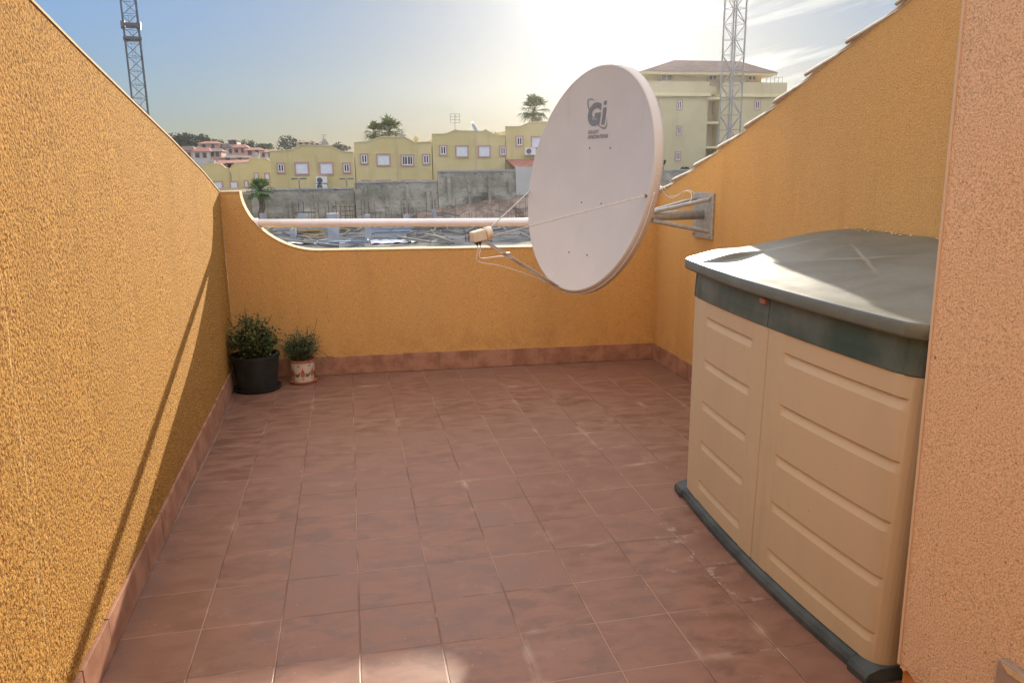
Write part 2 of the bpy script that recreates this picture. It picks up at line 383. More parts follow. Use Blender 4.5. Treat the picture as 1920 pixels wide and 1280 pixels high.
M['steel_grey'] = mottled('grey_painted_steel', (.26, .25, .25), (.34, .33, .32), 3, .5)
def far_wall(name, a, b):
    m = mat(name, a, .9, spec=.1); t = NT(m)
    c = t.mix(t.rng(t.noise(.35, 5, .6), .35, .65), a, b)
    c = t.mix(t.math('MULTIPLY', t.rng(t.noise(1, 5, .6, t.mapv((1.2, 1.2, .12))), .52, .72), .25), c, sc3(a, .7))
    t.color(c); return m
M['yellow'] = far_wall('yellow_render', (.62, .51, .24), (.68, .56, .29))
M['tower'] = far_wall('hazed_yellow_render', (.56, .485, .30), (.61, .53, .34))  # the block's yellow, greyed in its colour to imitate haze
M['yellow_light'] = far_wall('pale_yellow_render', (.70, .62, .38), (.74, .66, .42))
M['yellow_pink'] = far_wall('peach_render', (.58, .42, .28), (.64, .48, .33))
M['pinkwall'] = far_wall('pink_render', (.50, .32, .25), (.56, .37, .29))
M['greywhite'] = far_wall('weathered_white_render', (.52, .50, .46), (.60, .57, .52))
M['surround'] = mat('pink_surround', (.50, .31, .27), .9)
M['shutter'] = mottled('white_shutter', (.70, .72, .74), (.76, .78, .80), 4, .6)
M['glass'] = mat('dark_glass', (.05, .06, .075), .15)
M['white'] = mat('white_paint', (.78, .77, .75), .6)
M['redroof'] = mottled('red_clay_roof', (.24, .09, .07), (.34, .14, .10), 2, .9, .03, bs=6)
M['brownroof'] = mottled('brown_clay_roof', (.13, .085, .075), (.18, .12, .10), 1.2, .9, .03, bs=5)
def conc(name, a, b, rust=.2):
    m = mat(name, a, .95, spec=.1); t = NT(m)
    c = t.mix(t.rng(t.noise(.5, 7, .68), .38, .62), a, b)
    c = t.mix(t.math('MULTIPLY', t.rng(t.noise(1.4, 6, .7, t.mapv((1, 1, 1.8))), .56, .66), .6), c, sc3(a, .38))
    c = t.mix(t.math('MULTIPLY', t.rng(t.noise(.8, 4, .6), .62, .72), rust), c, (.36, .20, .12))
    t.color(c); t.normal(t.bump(t.noise(2.5, 6, .65), 1, .12)); return m
M['concrete'] = conc('rough_concrete', (.30, .28, .225), (.48, .44, .35), .15)
M['concrete2'] = conc('pale_concrete', (.36, .36, .35), (.47, .46, .44), .1)
M['rock'] = conc('excavated_rock', (.25, .22, .17), (.38, .34, .27), .4)
M['debris'] = mottled('weathered_debris', (.30, .27, .22), (.16, .15, .15), .35, .9)
M['sheet'] = mottled('plastic_sheet', (.62, .66, .72), (.42, .46, .52), 2, .5)
M['timber'] = mottled('formwork_timber', (.40, .29, .12), (.30, .21, .11), 3, .8)
M['rebar'] = mottled('rusty_rebar', (.16, .085, .06), (.22, .13, .09), 8, .8)
def ground_mat():
    m = mat('earth', (.25, .19, .13), .95, spec=.1); t = NT(m)
    c = t.mix(t.rng(t.noise(.25, 8, .65), .35, .65), (.24, .19, .13), (.36, .29, .2))
    c = t.mix(t.rng(t.noise(.08, 6, .6), .5, .62), c, (.10, .11, .06))
    t.color(c); t.normal(t.bump(t.noise(1.2, 8, .7), 1, .3)); return m
M['ground'] = ground_mat()
M['dirt'] = conc('construction_dirt', (.16, .115, .09), (.32, .25, .20), .6)
M['slab'] = conc('site_slab', (.08, .082, .085), (.24, .235, .225), .2)
M['bluegrey'] = mottled('blue_grey_metal', (.22, .27, .34), (.28, .33, .4), 4, .5)
# ================================================================== SETTING
# ---- ground, one sheet to the horizon
def smooth(a, b, x):
    t = max(0, min(1, (x-a)/(b-a))); return t*t*(3-2*t)
def gz(x, y):
    z = -6.0
    z += 3.3*smooth(16, 27, y)                      # the building plot
    if y > 62.1:                                     # plateau the houses stand on
        z = -.45 + 1.3*smooth(2, 22, x)
        z += 3.2*smooth(115, 240, y)*(1-smooth(-10, 80, x)*.3) + 4.5*smooth(190, 330, y)*(1-smooth(-60, 10, x))
        z += 3*smooth(300, 600, y)
    if abs(x) > 500 or y > 900: z = min(z, 6)
    return z
xs = [-2500, -1200, -500, -250, -150]+[-100+6*i for i in range(34)]+[120, 160, 250, 500, 1200, 2500]
ys = [-2500, -600, -100, -20, 0, 8]+[14+2*i for i in range(24)]+[62.09, 62.12]+[66+8*i for i in range(38)]+[420, 600, 1000, 2500, 4500]
tag(MB().grid([[(x, y, gz(x, y)+(.25*noise.noise((x*.1, y*.1, 0)) if 16 < y < 61 else 0)) for x in xs] for y in ys]).build('ground', M['ground']), kind='structure')
# ---- terrace slab (its top is the tiled floor)
xl = lambda y: -.752-.0141*y        # face of the left wall
yb = lambda x: 3.3564-.0518*x       # face of the back wall
XR = 2.262; REAR = -2.9
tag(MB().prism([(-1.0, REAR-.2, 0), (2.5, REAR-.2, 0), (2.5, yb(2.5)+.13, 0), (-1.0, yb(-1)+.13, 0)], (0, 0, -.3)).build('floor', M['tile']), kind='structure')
# ---- left party wall
def wall_strip(t0, skew): pass
LT = [(REAR, 2.55), (.298, 1.897), (.673, 1.826), (1.294, 1.717), (1.958, 1.602), (2.801, 1.444), (3.39, 1.312)]
lw = empty('party_wall', (-.8, .5, 0), 'tall ochre rendered wall on the left, sunlit, its top sloping down away from us', 'wall')
TH = .16
def zi(tab, y):
    for (a, za), (b, zb) in zip(tab, tab[1:]):
        if a <= y <= b: return za+(zb-za)*(y-a)/(b-a)
    return tab[-1][1]
lys = sorted(set([a for a, _ in LT]))
mb = MB()
prof = [(xl(REAR), REAR, .001)] + [(xl(y), y, zi(LT, y)-.0085) for y in lys] + [(xl(3.39), 3.39, .001)]
mb.prism(prof, (-TH, 0, 0)); mb.build('wall', M['plaster_rough'], lw)
mb = MB()
for y0, y1 in zip(lys, lys[1:]):
    z0 = zi(LT, y0); z1 = zi(LT, y1)
    mb.prism([(xl(y0)+.004, y0, z0-.008), (xl(y1)+.004, y1, z1-.008), (xl(y1)+.004, y1, z1), (xl(y0)+.004, y0, z0)], (-TH-.008, 0, 0))
mb.build('coping', M['coping'], lw)
# ---- skirting tiles
def skirting(parent, p, q, nrm, h0, h1, L=.25, first=.12, rnd=1):
    p = Vector(p); q = Vector(q); d = (q-p); tot = d.length; d.normalize(); n = Vector(nrm); mb = MB(); s = 0; rg = random.Random(rnd); e = first
    while s < tot-.01:
        e = min(e, tot); hm = h0+(h1-h0)*(s+e)/2/tot+rg.uniform(-.003, .003); o = n*(.011+rg.uniform(-.0012, .0012))
        a = p+d*(s+.0015); b = p+d*(e-.0015)
        mb.prism([a, b, b+o, a+o], (0, 0, hm)); s = e; e = s+L
    ob = mb.build('skirting', M['skirting'], parent, bevel=.0015)
    g = MB(); g.prism([p, q, q+n*.006, p+n*.006], (0, 0, min(h0, h1)-.008)); g.build('skirting_mortar', M['coping'], parent)
    return ob
skirting(lw, (xl(REAR+.02)+.0005, REAR+.02, .002), (xl(3.39)+.0005, 3.36, .002), (1, 0, 0), .108, .132, rnd=2, first=.05)
# ---- back parapet with scalloped ends
bw = empty('parapet_wall', (.7, 3.35, 0), 'low ochre back wall with scalloped corners and a pale edge under the handrail', 'wall')
left = [(-.80, 1.306), (-.677, 1.306), (-.641, 1.212), (-.60, 1.15), (-.564, 1.092), (-.525, 1.05), (-.49, 1.016), (-.449, .985), (-.40, .955), (-.35, .932), (-.312, .919), (-.26, .906), (-.21, .900), (-.17, .897)]
# smooth scallop between the corner stub and the level part
scal = []
for i in range(17):
    t = i/16; ang = t*pi/2
    scal.append((-.672+.50*(1-cos(ang))**.93, .897+.409*(1-sin(ang))**1.0))
top = [(-.80, 1.306)]+scal
lvl = lambda x: .897+(.881-.897)*(x+.17)/1.45
rs = []  # right end: hidden slope, shaped to keep sun off the floor
for i in range(17):
    t = i/16; rs.append((2.17-.82*t, lvl(1.35)+(1.285-lvl(1.35))*(1-t)**1.55))
top += [(.3, lvl(.3)), (.9, lvl(.9))]+rs[::-1]+[(2.262, 1.285)]
BT = .12
mb = MB(); fr = [(x, yb(x), z-.0085) for x, z in top]
mb.prism([(-.80, yb(-.8), .001)]+fr+[(2.262, yb(2.262), .001)], (0, BT, 0)); mb.build('wall', M['plaster'], bw)
mb = MB(); rows = []
for i, (x, z) in enumerate(top):
    rows.append([(x, yb(x)-.004, z-.008), (x, yb(x)-.004, z), (x, yb(x)+BT+.004, z), (x, yb(x)+BT+.004, z-.008)])
mb.grid(rows, close=True); mb.f += [tuple(range(4)), tuple(range(len(mb.v)-4, len(mb.v)))]
mb.build('coping', M['coping'], bw)
skirting(bw, (xl(3.3)+.012, yb(-.787)-.0005, .002), (2.25, yb(2.25)-.0005, .002), (0, -1, 0), .139, .121, first=.16, rnd=3)
# outer side below the terrace
# ---- right party wall with tile coping
rw = empty('stepped_wall', (2.35, 1.5, 0), 'tall ochre rendered wall on the right, in shade, capped by stepped pale roof tiles', 'wall')
RT = [(3.171, 1.286), (2.95, 1.352), (2.621, 1.448), (2.264, 1.565), (1.985, 1.659), (1.685, 1.769), (1.426, 1.870), (1.116, 1.975), (.817, 2.072)]
RTz = lambda y: zi([(-3.2, 3.35)]+RT[::-1]+[(3.3, 1.245)], y)
mb = MB()
pts = [(XR, REAR, .001)]+[(XR, y, RTz(y)-.028) for y in (REAR, .817, 1.116, 1.426, 1.685, 1.985, 2.264, 2.621, 2.95, 3.24)]+[(XR, 3.24, .001)]
mb.prism(pts, (.2, 0, 0)); mb.build('wall', M['plaster'], rw)
# each coping tile: a shallow barrel, overlapping the next one down
mb = MB(); yb0 = [3.245, 2.955, 2.635, 2.31, 1.99, 1.69, 1.415, 1.11, .80, .49, .18, -.13, -.44, -.75, -1.06]
for a, b in zip(yb0, yb0[1:]):
    ya, yc = a+.0, b-.045; za = RTz(a)-.004; zc = RTz(b)-.022+.010
    outer = []; 
    for y, z, wd, s in ((ya, za+.004, .125, 1), (yc, zc, .105, .85)):
        o = []; i_ = []
        for k in range(13):
            t = pi*k/12; o.append((XR+.103-wd*cos(t)*.985, y, z-.010+.040*sin(t)*s))
        for k in range(12, -1, -1):
            t = pi*k/12; i_.append((XR+.103-(wd-.013)*cos(t), y, z-.014+.030*sin(t)*s-.004))
        outer.append(o+i_)
    mb.grid(outer, close=True); n = len(outer[0]); base = len(mb.v)-2*n
    mb.f += [(base+i, base+i+1, base+n-2-i, base+n-1-i) for i in range(n//2-1)]
    mb.f += [(base+n+i, base+n+i+1, base+n+n-2-i, base+n+n-1-i) for i in range(n//2-1)]
mb.build('tile_coping', M['roof_tile_edge'], rw, smooth=False)
mb = MB()
for y0, y1 in zip([-.9, .3, 1.2, 2.1, 2.7], [.3, 1.2, 2.1, 2.7, 3.23]):
    mb.prism([(XR-.002, y0, RTz(y0)-.03), (XR-.002, y1, RTz(y1)-.03), (XR-.002, y1, RTz(y1)-.016), (XR-.002, y0, RTz(y0)-.016)], (.2, 0, 0))
mb.build('mortar', M['coping'], rw)
skirting(rw, (XR-.0005, .9, .002), (XR-.0005, yb(2.25)-.014, .002), (-1, 0, 0), .125, .122, first=.2, rnd=4)
# ---- house wall: corner pier on the right and the facade behind the camera
hw = empty('house_wall', (1.6, -.45, 0), 'sandy pink rendered house corner at the right edge, nearest to us', 'wall')
mb = MB()
lean = .0155
PX, PY = 1.4275, -.552
pp = [(PX, PY), (2.256, PY), (2.256, REAR+.005), (PX, REAR+.005)]
def col_(x0, x1, y0, y1, za, zb): return [(x-lean*(z-.03), y, z) for z in (za, zb) for x, y in ((x0, y1), (x1, y1), (x1, y0), (x0, y0))]
BF = [(0, 3, 2, 1), (4, 5, 6, 7), (0, 1, 5, 4), (1, 2, 6, 5), (2, 3, 7, 6), (3, 0, 4, 7)]
mb.add(col_(PX, 2.256, REAR+.005, PY, .133, 3.4), BF)
mb.box((-1.2, REAR-.25, .001), (2.5, REAR, 3.6))
mb.build('wall', M['plaster_pink'], hw, bevel=.004)
mb = MB(); mb.add(col_(PX-.003, PX+.005, PY-.005, PY+.003, .13, 3.38), BF)
mb.build('corner_bead', M['bead'], hw)
# bare smooth foot where the skirting tile is missing, under the ragged edge of the render
MB().add(col_(PX+.009, 2.25, REAR+.01, PY-.008, .002, .1325), BF).build('foot', M['smooth_orange'], hw)
rgp = random.Random(4); pts = [(PY-.001, .1185)]; y = PY-.001
pts = []; y = PY-.002
while y > -1.0: pts.append((y, .122+rgp.uniform(-.008, .007))); y -= rgp.uniform(.006, .016)
pts = [(PY-.002, .1328)]+pts+[(-1.0, .1328)]
MB().prism([(PX+.0012, y, z) for y, z in pts], (.008, 0, 0)).build('ragged_edge', M['plaster_pink'], hw)
def stp(x, poly, off, nm, m_, bv=0): MB().prism([(x-lean*z, y, z) for y, z in poly], (off, 0, 0)).build(nm, M[m_], hw, bevel=bv)
stp(PX-.001, [(-.868, .002), (-.868, .362), (-.874, .370), (-1.0, .374), (-1.5, .376), (-1.5, .002)], -.020, 'door_step_tile', 'step', .004)
stp(PX-.0215, [(-.880, .366), (-.90, .352), (-.94, .355), (-.97, .345), (-1.05, .35), (-1.05, .372)], -.0012, 'broken_mortar', 'coping')
# ---- handrail over the parapet
rl = empty('handrail', (.7, 3.4, 1.07), 'pale pink round handrail spanning the low back wall between its scalloped corners', 'railing')
def railp(x): return Vector((x, yb(x)+.06, 1.086-.0178*(x+.56)))
MB().tube([railp(-.585), railp(.3), railp(1.2), railp(2.07)], .0285, 18).build('rail', M['rail'], rl, smooth=True)
for x, s in ((-.585, 1), (2.07, -1)):
    p = railp(x); MB().bar(p-Vector((.02*s, 0, 0)), p+Vector((.012*s, 0, 0)), .036, 16).build('end_collar', M['rail'], rl)
# ================================================================== SATELLITE DISH
AZ, EL = 1.232, .19
N = Vector((-sin(AZ)*cos(EL), -cos(AZ)*cos(EL), sin(EL))); RR = Vector((cos(AZ), -sin(AZ), 0)); UU = Vector((.17812, .06277, .98200)).normalized()
C0 = Vector((1.454, 2.4, 1.359)); A_, B_ = .600, .668; DD = .085
CD = C0-RR*.022+UU*.006
def dsurf(r, t, lift=0):
    k = -DD*(1-(r/A_)**2-(t/B_)**2); return CD+RR*r+UU*t+N*(k+lift)
dish = empty('satellite_dish', tuple(C0), 'large pale oval satellite dish with grey printed logo, held out from the right wall', 'satellite dish')
mb = MB(); rows = []
K = 72
for rho in [0.004, .1, .2, .3, .4, .5, .6, .7, .8, .88, .94, .975, 1.0]:
    rows.append([dsurf(A_*rho*cos(2*pi*k/K), B_*rho*sin(2*pi*k/K)) for k in range(K)])
def ring(sc, dn): return [CD+RR*(A_+sc)*cos(2*pi*k/K)+UU*(B_+sc)*sin(2*pi*k/K)+N*dn for k in range(K)]
rows += [ring(.004, .0015), ring(.009, -.001), ring(.014, -.007), ring(.018, -.018), ring(.022, -.034), ring(.025, -.050), ring(.022, -.052), ring(.014, -.034), ring(.002, -.012)]
for rho in [.96, .85, .7, .5, .3, .1, 0.004]:
    rows.append([dsurf(A_*rho*cos(2*pi*k/K), B_*rho*sin(2*pi*k/K), -.006) for k in range(K)])
mb.grid(rows, close=True); n = len(mb.v)
mb.f += [tuple(range(K)), tuple(range(n-K, n))]
refl = mb.build('reflector', M['dish'], dish, smooth=True)
# bolts seen on the face
mb = MB()
for r, t in [(-.10, .205), (.105, .20), (-.10, -.128), (.098, -.128), (-.10, -.445), (.086, -.445)]:
    p = dsurf(r, t); MB().bar(p-N*.002, p+N*.0025, .0055, 10).build('bolt', M['hole'], dish)
MB().bar(CD+RR*(A_-.02)-UU*.083-N*.003, CD+RR*(A_-.02)-UU*.083+N*.008, .008, 10).build('bolt', M['hole'], dish)
# printed logo
def text_mesh(s, shear=.15, bold=.03, spacing=1.0):
    cu = bpy.data.curves.new('t', 'FONT'); cu.body = s; cu.shear = shear; cu.offset = bold; cu.size = 1; cu.space_character = spacing; cu.resolution_u = 5
    ob = bpy.data.objects.new('t', cu); COL.objects.link(ob)
    bpy.context.view_layer.update(); dg = bpy.context.evaluated_depsgraph_get()
    me = bpy.data.meshes.new_from_object(ob.evaluated_get(dg)); vs = [v.co.copy() for v in me.vertices]; fs = [tuple(p.vertices) for p in me.polygons]
    bpy.data.objects.remove(ob); bpy.data.curves.remove(cu); bpy.data.meshes.remove(me); return vs, fs
logo = MB()
def put_text(s, x0, y0, x1, y1, **kw):
    vs, fs = text_mesh(s, **kw); a = min(v.x for v in vs); b = max(v.x for v in vs); c = min(v.y for v in vs); d = max(v.y for v in vs)
    logo.add([dsurf(x0+(v.x-a)/(b-a)*(x1-x0), y0+(v.y-c)/(d-c)*(y1-y0), .0022) for v in vs], fs)
put_text('G', -.137, .336, -.008, .472, shear=.16, bold=.052)
put_text('GALAXY', -.127, .290, -.022, .3125, shear=.3, bold=.022)
put_text('INNOVATIONS', -.127, .2605, .073, .284, shear=.3, bold=.022)
def flat(poly): logo.add([dsurf(x, y, .0022) for x, y in poly], [tuple(range(len(poly)))])
flat([(-.006, .340), (.025, .340), (.040, .437), (.008, .437)][::1])
flat([(.010, .452), (.038, .452), (.043, .474), (.015, .474)])
def ribbon(pts, ws, lift=.003):
    # Catmull-Rom through the points
    P_ = [Vector((x, y, 0)) for x, y in pts]; out = []; wo_ = []
    for i in range(len(P_)-1):
        p0 = P_[max(i-1, 0)]; p1 = P_[i]; p2 = P_[i+1]; p3 = P_[min(i+2, len(P_)-1)]
        for k in range(6):
            t = k/6; out.append(.5*((2*p1)+(p2-p0)*t+(2*p0-5*p1+4*p2-p3)*t*t+(3*p1-p0-3*p2+p3)*t**3)); wo_.append(ws[i]+(ws[i+1]-ws[i])*t)
    out.append(P_[-1]); wo_.append(ws[-1]); rows = []
    for i, p in enumerate(out):
        d = (out[min(i+1, len(out)-1)]-out[max(i-1, 0)]).normalized(); nn = Vector((-d.y, d.x, 0))
        rows.append([dsurf(*(p+nn*wo_[i])[:2], lift), dsurf(*(p-nn*wo_[i])[:2], lift)])
    logo.grid(rows)
rg_ = [(-.076, .484), (-.100, .492), (-.130, .493), (-.141, .473), (-.126, .432), (-.100, .398), (-.069, .369), (-.028, .339), (.003, .323), (.029, .318), (.046, .330), (.051, .350), (.040, .376)]
ribbon(rg_, [.0008, .0025, .003, .0035, .0035, .003, .003, .0032, .0035, .004, .0035, .0025, .0008])
logo.build('logo', M['print'], dish, fix=False)
# feed arm and struts
FEED = Vector((.772, 2.16, 1.075))
axis = (dsurf(0, 0)-FEED).normalized()
armb = CD-RR*.11-UU*(B_-.005)-N*.01
side = axis.cross(Vector((0, 0, 1))).normalized()
def J(p): return FEED+p
hub = FEED+axis*.008-Vector((0, 0, .035))
mb = MB(); mb.bar(armb+RR*.012, hub+side*.010, .0055, 8); mb.bar(armb-RR*.014-UU*.004, hub-side*.012-Vector((0, 0, .006)), .0055, 8)
q = hub.lerp(armb, .30); mb.box(q-Vector((.012, .016, .02)), q+Vector((.012, .016, .016)))
mb.box(armb-Vector((.018, .02, .015)), armb+Vector((.018, .02, .012)))
mb.build('feed_arm', M['rod'], dish)
Lp = CD-RR*(A_-.004)-UU*.083; Rp = CD+RR*(A_-.02)-UU*.083+N*.006
MB().bar(Lp, FEED+axis*.03+Vector((0, 0, .01)), .0038, 8).build('strut', M['rod'], dish)
MB().bar(Rp, hub+Vector((0, 0, .012)), .0032, 8).build('strut', M['rod'], dish)
# feed horn unit
mb = MB(); up = Vector((0, 0, 1)); ax = (axis*.93-up*.16).normalized(); ax = Vector((ax.x, ax.y, ax.z))
s_ = ax.cross(up).normalized(); u_ = s_.cross(ax).normalized()
def obox(c, hx, hy, hz, taper=1):
    vs = []
    for zx, tp in ((-1, taper), (1, 1)):
        for a, b in ((-1, -1), (1, -1), (1, 1), (-1, 1)): vs.append(c+ax*hx*zx+s_*hy*a*tp+u_*hz*b*tp)
    mb.add(vs, [(0, 3, 2, 1), (4, 5, 6, 7), (0, 1, 5, 4), (1, 2, 6, 5), (2, 3, 7, 6), (3, 0, 4, 7)])
obox(FEED-ax*.030, .042, .028, .032, .92)
lnb = mb.build('feed_unit', M['lnb'], dish, bevel=.007)
mb = MB(); mb.tube([FEED-ax*.005, FEED+ax*.012, FEED+ax*.013, FEED+ax*.045, FEED+ax*.052], [.022, .022, .038, .038, .034], 20)
mb.build('feed_horn', M['lnb'], dish, bevel=.003)
mb = MB()
for k in (-.045, -.025): MB().bar(FEED+ax*k-u_*.028, FEED+ax*k-u_*.052, .006, 10).build('connector', M['black'], dish)
mb.bar(FEED-ax*.052-u_*.034-s_*.01, FEED-ax*.012-u_*.036-s_*.01, .010, 6)
mb.build('feed_clamp', M['black'], dish)
# cables
def crom(pts, n=8):
    P_ = [Vector(p) for p in pts]; out = []
    for i in range(len(P_)-1):
        p0 = P_[max(i-1, 0)]; p1 = P_[i]; p2 = P_[i+1]; p3 = P_[min(i+2, len(P_)-1)]
        for k in range(n):
            t = k/n; out.append(.5*((2*p1)+(p2-p0)*t+(2*p0-5*p1+4*p2-p3)*t*t+(3*p1-p0-3*p2+p3)*t**3))
    out.append(P_[-1]); return out
c1 = FEED-ax*.045-u_*.052; c2 = FEED-ax*.025-u_*.052
def rimp(th, o=.024, k=-.02): return CD+RR*(A_+o)*cos(th)+UU*(B_+o)*sin(th)+N*k
def dpx(u, v, Y): return at(u, v, Y)
m1 = at(896, 490, 2.16); m2 = at(935, 498, 2.18); m3 = at(985, 513, 2.28)
cab = [c1, c1-Vector((-.004, 0, .03)), m1, m2, m3, armb-UU*.006-RR*.02]
cab += [rimp(th) for th in [radians(a) for a in (265, 280, 295, 310, 325, 340, 355)]]
MB().tube(crom(cab), .0032, 6).build('cable', M['cable'], dish, smooth=True)
cab = [c2, c2-Vector((0, 0, .03)), at(903, 484, 2.16), q-Vector((0, 0, .012)), q.lerp(armb, .5)-Vector((0, 0, .012)), armb]
MB().tube(crom(cab), .003, 6).build('cable', M['cable'], dish, smooth=True)
PL = Vector((XR-.018, 2.46, 1.13))
def onwall(u, v, x):
    d = ray(u, v); return CAM+d*((x-CAM.x)/d.x)
cab = [rimp(radians(3)), onwall(1228, 343, 2.0), onwall(1238, 350, 2.05), onwall(1248, 366, 2.1), onwall(1264, 371, 2.16), onwall(1282, 359, 2.2), onwall(1295, 361, 2.22), onwall(1296, 374, 2.2), onwall(1290, 380, 2.16)]
MB().tube(crom(cab), .003, 6).build('cable', M['cable'], dish, smooth=True)
cab = [rimp(radians(6)), onwall(1230, 347, 2.0), onwall(1245, 352, 2.05), onwall(1256, 367, 2.12), onwall(1270, 366, 2.18), onwall(1288, 357, 2.23), onwall(1301, 362, 2.25), onwall(1298, 376, 2.24)]
MB().tube(crom(cab), .003, 6).build('cable', M['cable'], dish, smooth=True)
# pole, struts and wall plate
APX = Vector((1.90, 2.45, 1.135))
mb = MB(); mb.tube([Vector((XR-.012, 2.46, 1.135)), APX, Vector((1.68, 2.445, 1.14)), Vector((1.645, 2.44, 1.16)), Vector((1.63, 2.44, 1.22)), Vector((1.63, 2.44, 1.42))], .030, 18)
mb.build('pole', M['galv'], dish, smooth=True)
mb = MB()
for y, z in ((2.365, 1.235), (2.565, 1.235), (2.365, 1.035), (2.565, 1.035)):
    MB().bar(Vector((XR-.014, y, z)), APX+Vector((0, (y-2.46)*.28, (z-1.135)*.28)), .013, 6).build('brace', M['galv'], dish)
mb = MB(); mb.box((XR-.016, 2.327, .985), (XR-.0005, 2.60, 1.272)); mb.build('wall_plate', M['galv'], dish, bevel=.004)
mb = MB()
for y, z in ((2.35, 1.01), (2.575, 1.01), (2.35, 1.248), (2.575, 1.248)): MB().bar((XR-.03, y, z), (XR-.0155, y, z), .010, 6).build('wall_bolt', M['rod'], dish)
mb = MB(); bk = dsurf(.0, -.02, -.006)
mb.box((1.56, 2.395, 1.20), (1.665, 2.49, 1.40)); mb.build('mount_bracket', M['galv'], dish, bevel=.004)
# ================================================================== STORAGE SHED
Y0, Y1 = -.455, .885
shed = empty('storage_shed', (1.85, .2, 0), 'low beige plastic garden shed with two ribbed doors and a faded dark green lid', 'storage shed')
def shear(p):
    x, y, z = p; return (x, y-.050*z*(Y1-y)/(Y1-Y0), z)
def xf(y):
    b = 1.405+.048*((y-.13)/.76)**2
    for e, s in ((Y0, 1), (Y1, -1)):
        d = (y-e)*s
        if d < .06: b += .06-sqrt(max(0, .06**2-(.06-d)**2))
    return b
YS = .199
def door(y0, y1, pa, pb, name='door'):
    """curved door with V grooves; pa, pb: groove limits in y"""
    zl = [.845, .668, .49, .318, .14]
    zs = sorted(set([.046, .907]+[round(z+d, 4) for z in zl for d in (.0015, 0, -.004, -.008, -.03, -.034)]+[.06, .89]+[.58, .40, .23, .76]))
    n = 22; yl = [y0+(y1-y0)*i/n for i in range(n+1)]
    lo, hi = min(pa, pb), max(pa, pb)
    yl = sorted(set([round(v, 4) for v in yl]+[round(v, 4) for v in (lo-.006, lo, lo+.008, lo+.022, hi-.022, hi-.008, hi, hi+.006)]+[round(min(y0, y1)+v, 4) for v in (.003, .006)]+[round(max(y0, y1)-v, 4) for v in (.003, .006)]))
    yl = [v for v in yl if min(y0, y1)-1e-4 <= v <= max(y0, y1)+1e-4]
    if y0 < -.4: yl = sorted(set(yl+[Y0+v for v in (.0, .002, .006, .012, .02, .03, .045)]))
    if y1 > .85: yl = sorted(set(yl+[Y1-v for v in (.0, .002, .006, .012, .02, .03, .045)]))
    def g(y, z):
        m_ = smooth(lo-.002, lo+.018, y)*(1-smooth(hi-.018, hi+.002, y)); dep = 0
        for z0 in zl:
            t = z0-z
            if -.0015 <= t <= .034:
                dep = max(dep, .0105*(min(1, (t+.0015)/.0055) if t < .004 else 1-(t-.004)/.030))
        return dep*m_ + .0022*(smooth(lo-.006, lo, y)*(1-smooth(hi, hi+.006, y)))
    rows = []
    for z in zs:
        r = []
        for y in yl:
            e = min(abs(y-YS), 1)
            ed = .004*(1-smooth(0, .006, e))
            r.append(shear((xf(y)+g(y, z)+ed, y, z)))
        r = [shear((xf(yl[0])+.03, yl[0], z))]+r+[shear((xf(yl[-1])+.03, yl[-1], z))]
        rows.append(r)
    rows = [[(p[0]+.03, p[1], p[2]) for p in rows[0]]]+rows+[[(p[0]+.03, p[1], p[2]) for p in rows[-1]]]
    mb = MB(); mb.grid(rows); return mb
d1 = door(Y0, YS-.0015, .095, -.425).build('door', M['shed'], shed, smooth=False); tag(d1, label='nearer wide door with five grooves')
d2 = door(YS+.0015, Y1, .70, .30).build('door', M['shed'], shed, smooth=False); tag(d2, label='farther narrow door with five grooves')
for d in (d1, d2):
    for p in d.data.polygons: p.use_smooth = True
    bm = bmesh.new(); bm.from_mesh(d.data)
    for e in bm.edges:
        if len(e.link_faces) == 2 and e.calc_face_angle(0) > radians(6): e.smooth = False
    bm.to_mesh(d.data); bm.free()
# green headers above each door, with pressed ends
def header(y0, y1):
    yl = [y0+(y1-y0)*i/24 for i in range(25)]
    if y0 < -.4: yl = sorted(set(yl+[Y0+v for v in (.0, .002, .006, .012, .02, .03, .045)]))
    if y1 > .85: yl = sorted(set(yl+[Y1-v for v in (.0, .002, .006, .012, .02, .03, .045)]))
    rows = []
    def dz(y, z):
        a = smooth(0, .012, abs(y-(y0+.055 if y0 < -.4 else y0-.5)))*smooth(0, .012, abs(y-(y1-.055 if y1 > .85 else y1+.5)))
        return .006*(1-a)
    for z, o in ((.9085, .03), (.9085, -.002), (.912, -.004), (.95, -.003), (.985, 0), (1.03, .004), (1.03, .03)):
        r = [shear((xf(y)+o+(dz(y, z) if o < .02 else 0), y, z)) for y in yl]
        rows.append([(r[0][0]+.03, r[0][1], r[0][2])]+r+[(r[-1][0]+.03, r[-1][1], r[-1][2])])
    return MB().grid(rows).build('door_header', M['band'], shed, smooth=False)
header(Y0, YS-.002); header(YS+.002, Y1)
# sides and back
mb = MB()
for yy, s in ((Y1, 1), (Y0, -1)):
    x0 = xf(yy)
    a = [(x0+.012, yy-.002*s, .046), (2.25, yy-.002*s, .046), (2.25, yy-.002*s, 1.03), (x0+.012, yy-.002*s, 1.03)]
    mb.prism([shear(p) for p in a], (0, -.02*s, 0))
mb.box((2.235, Y0-.02, .046), (2.25, Y1-.03, 1.03)); mb.build('side_panel', M['shed'], shed)
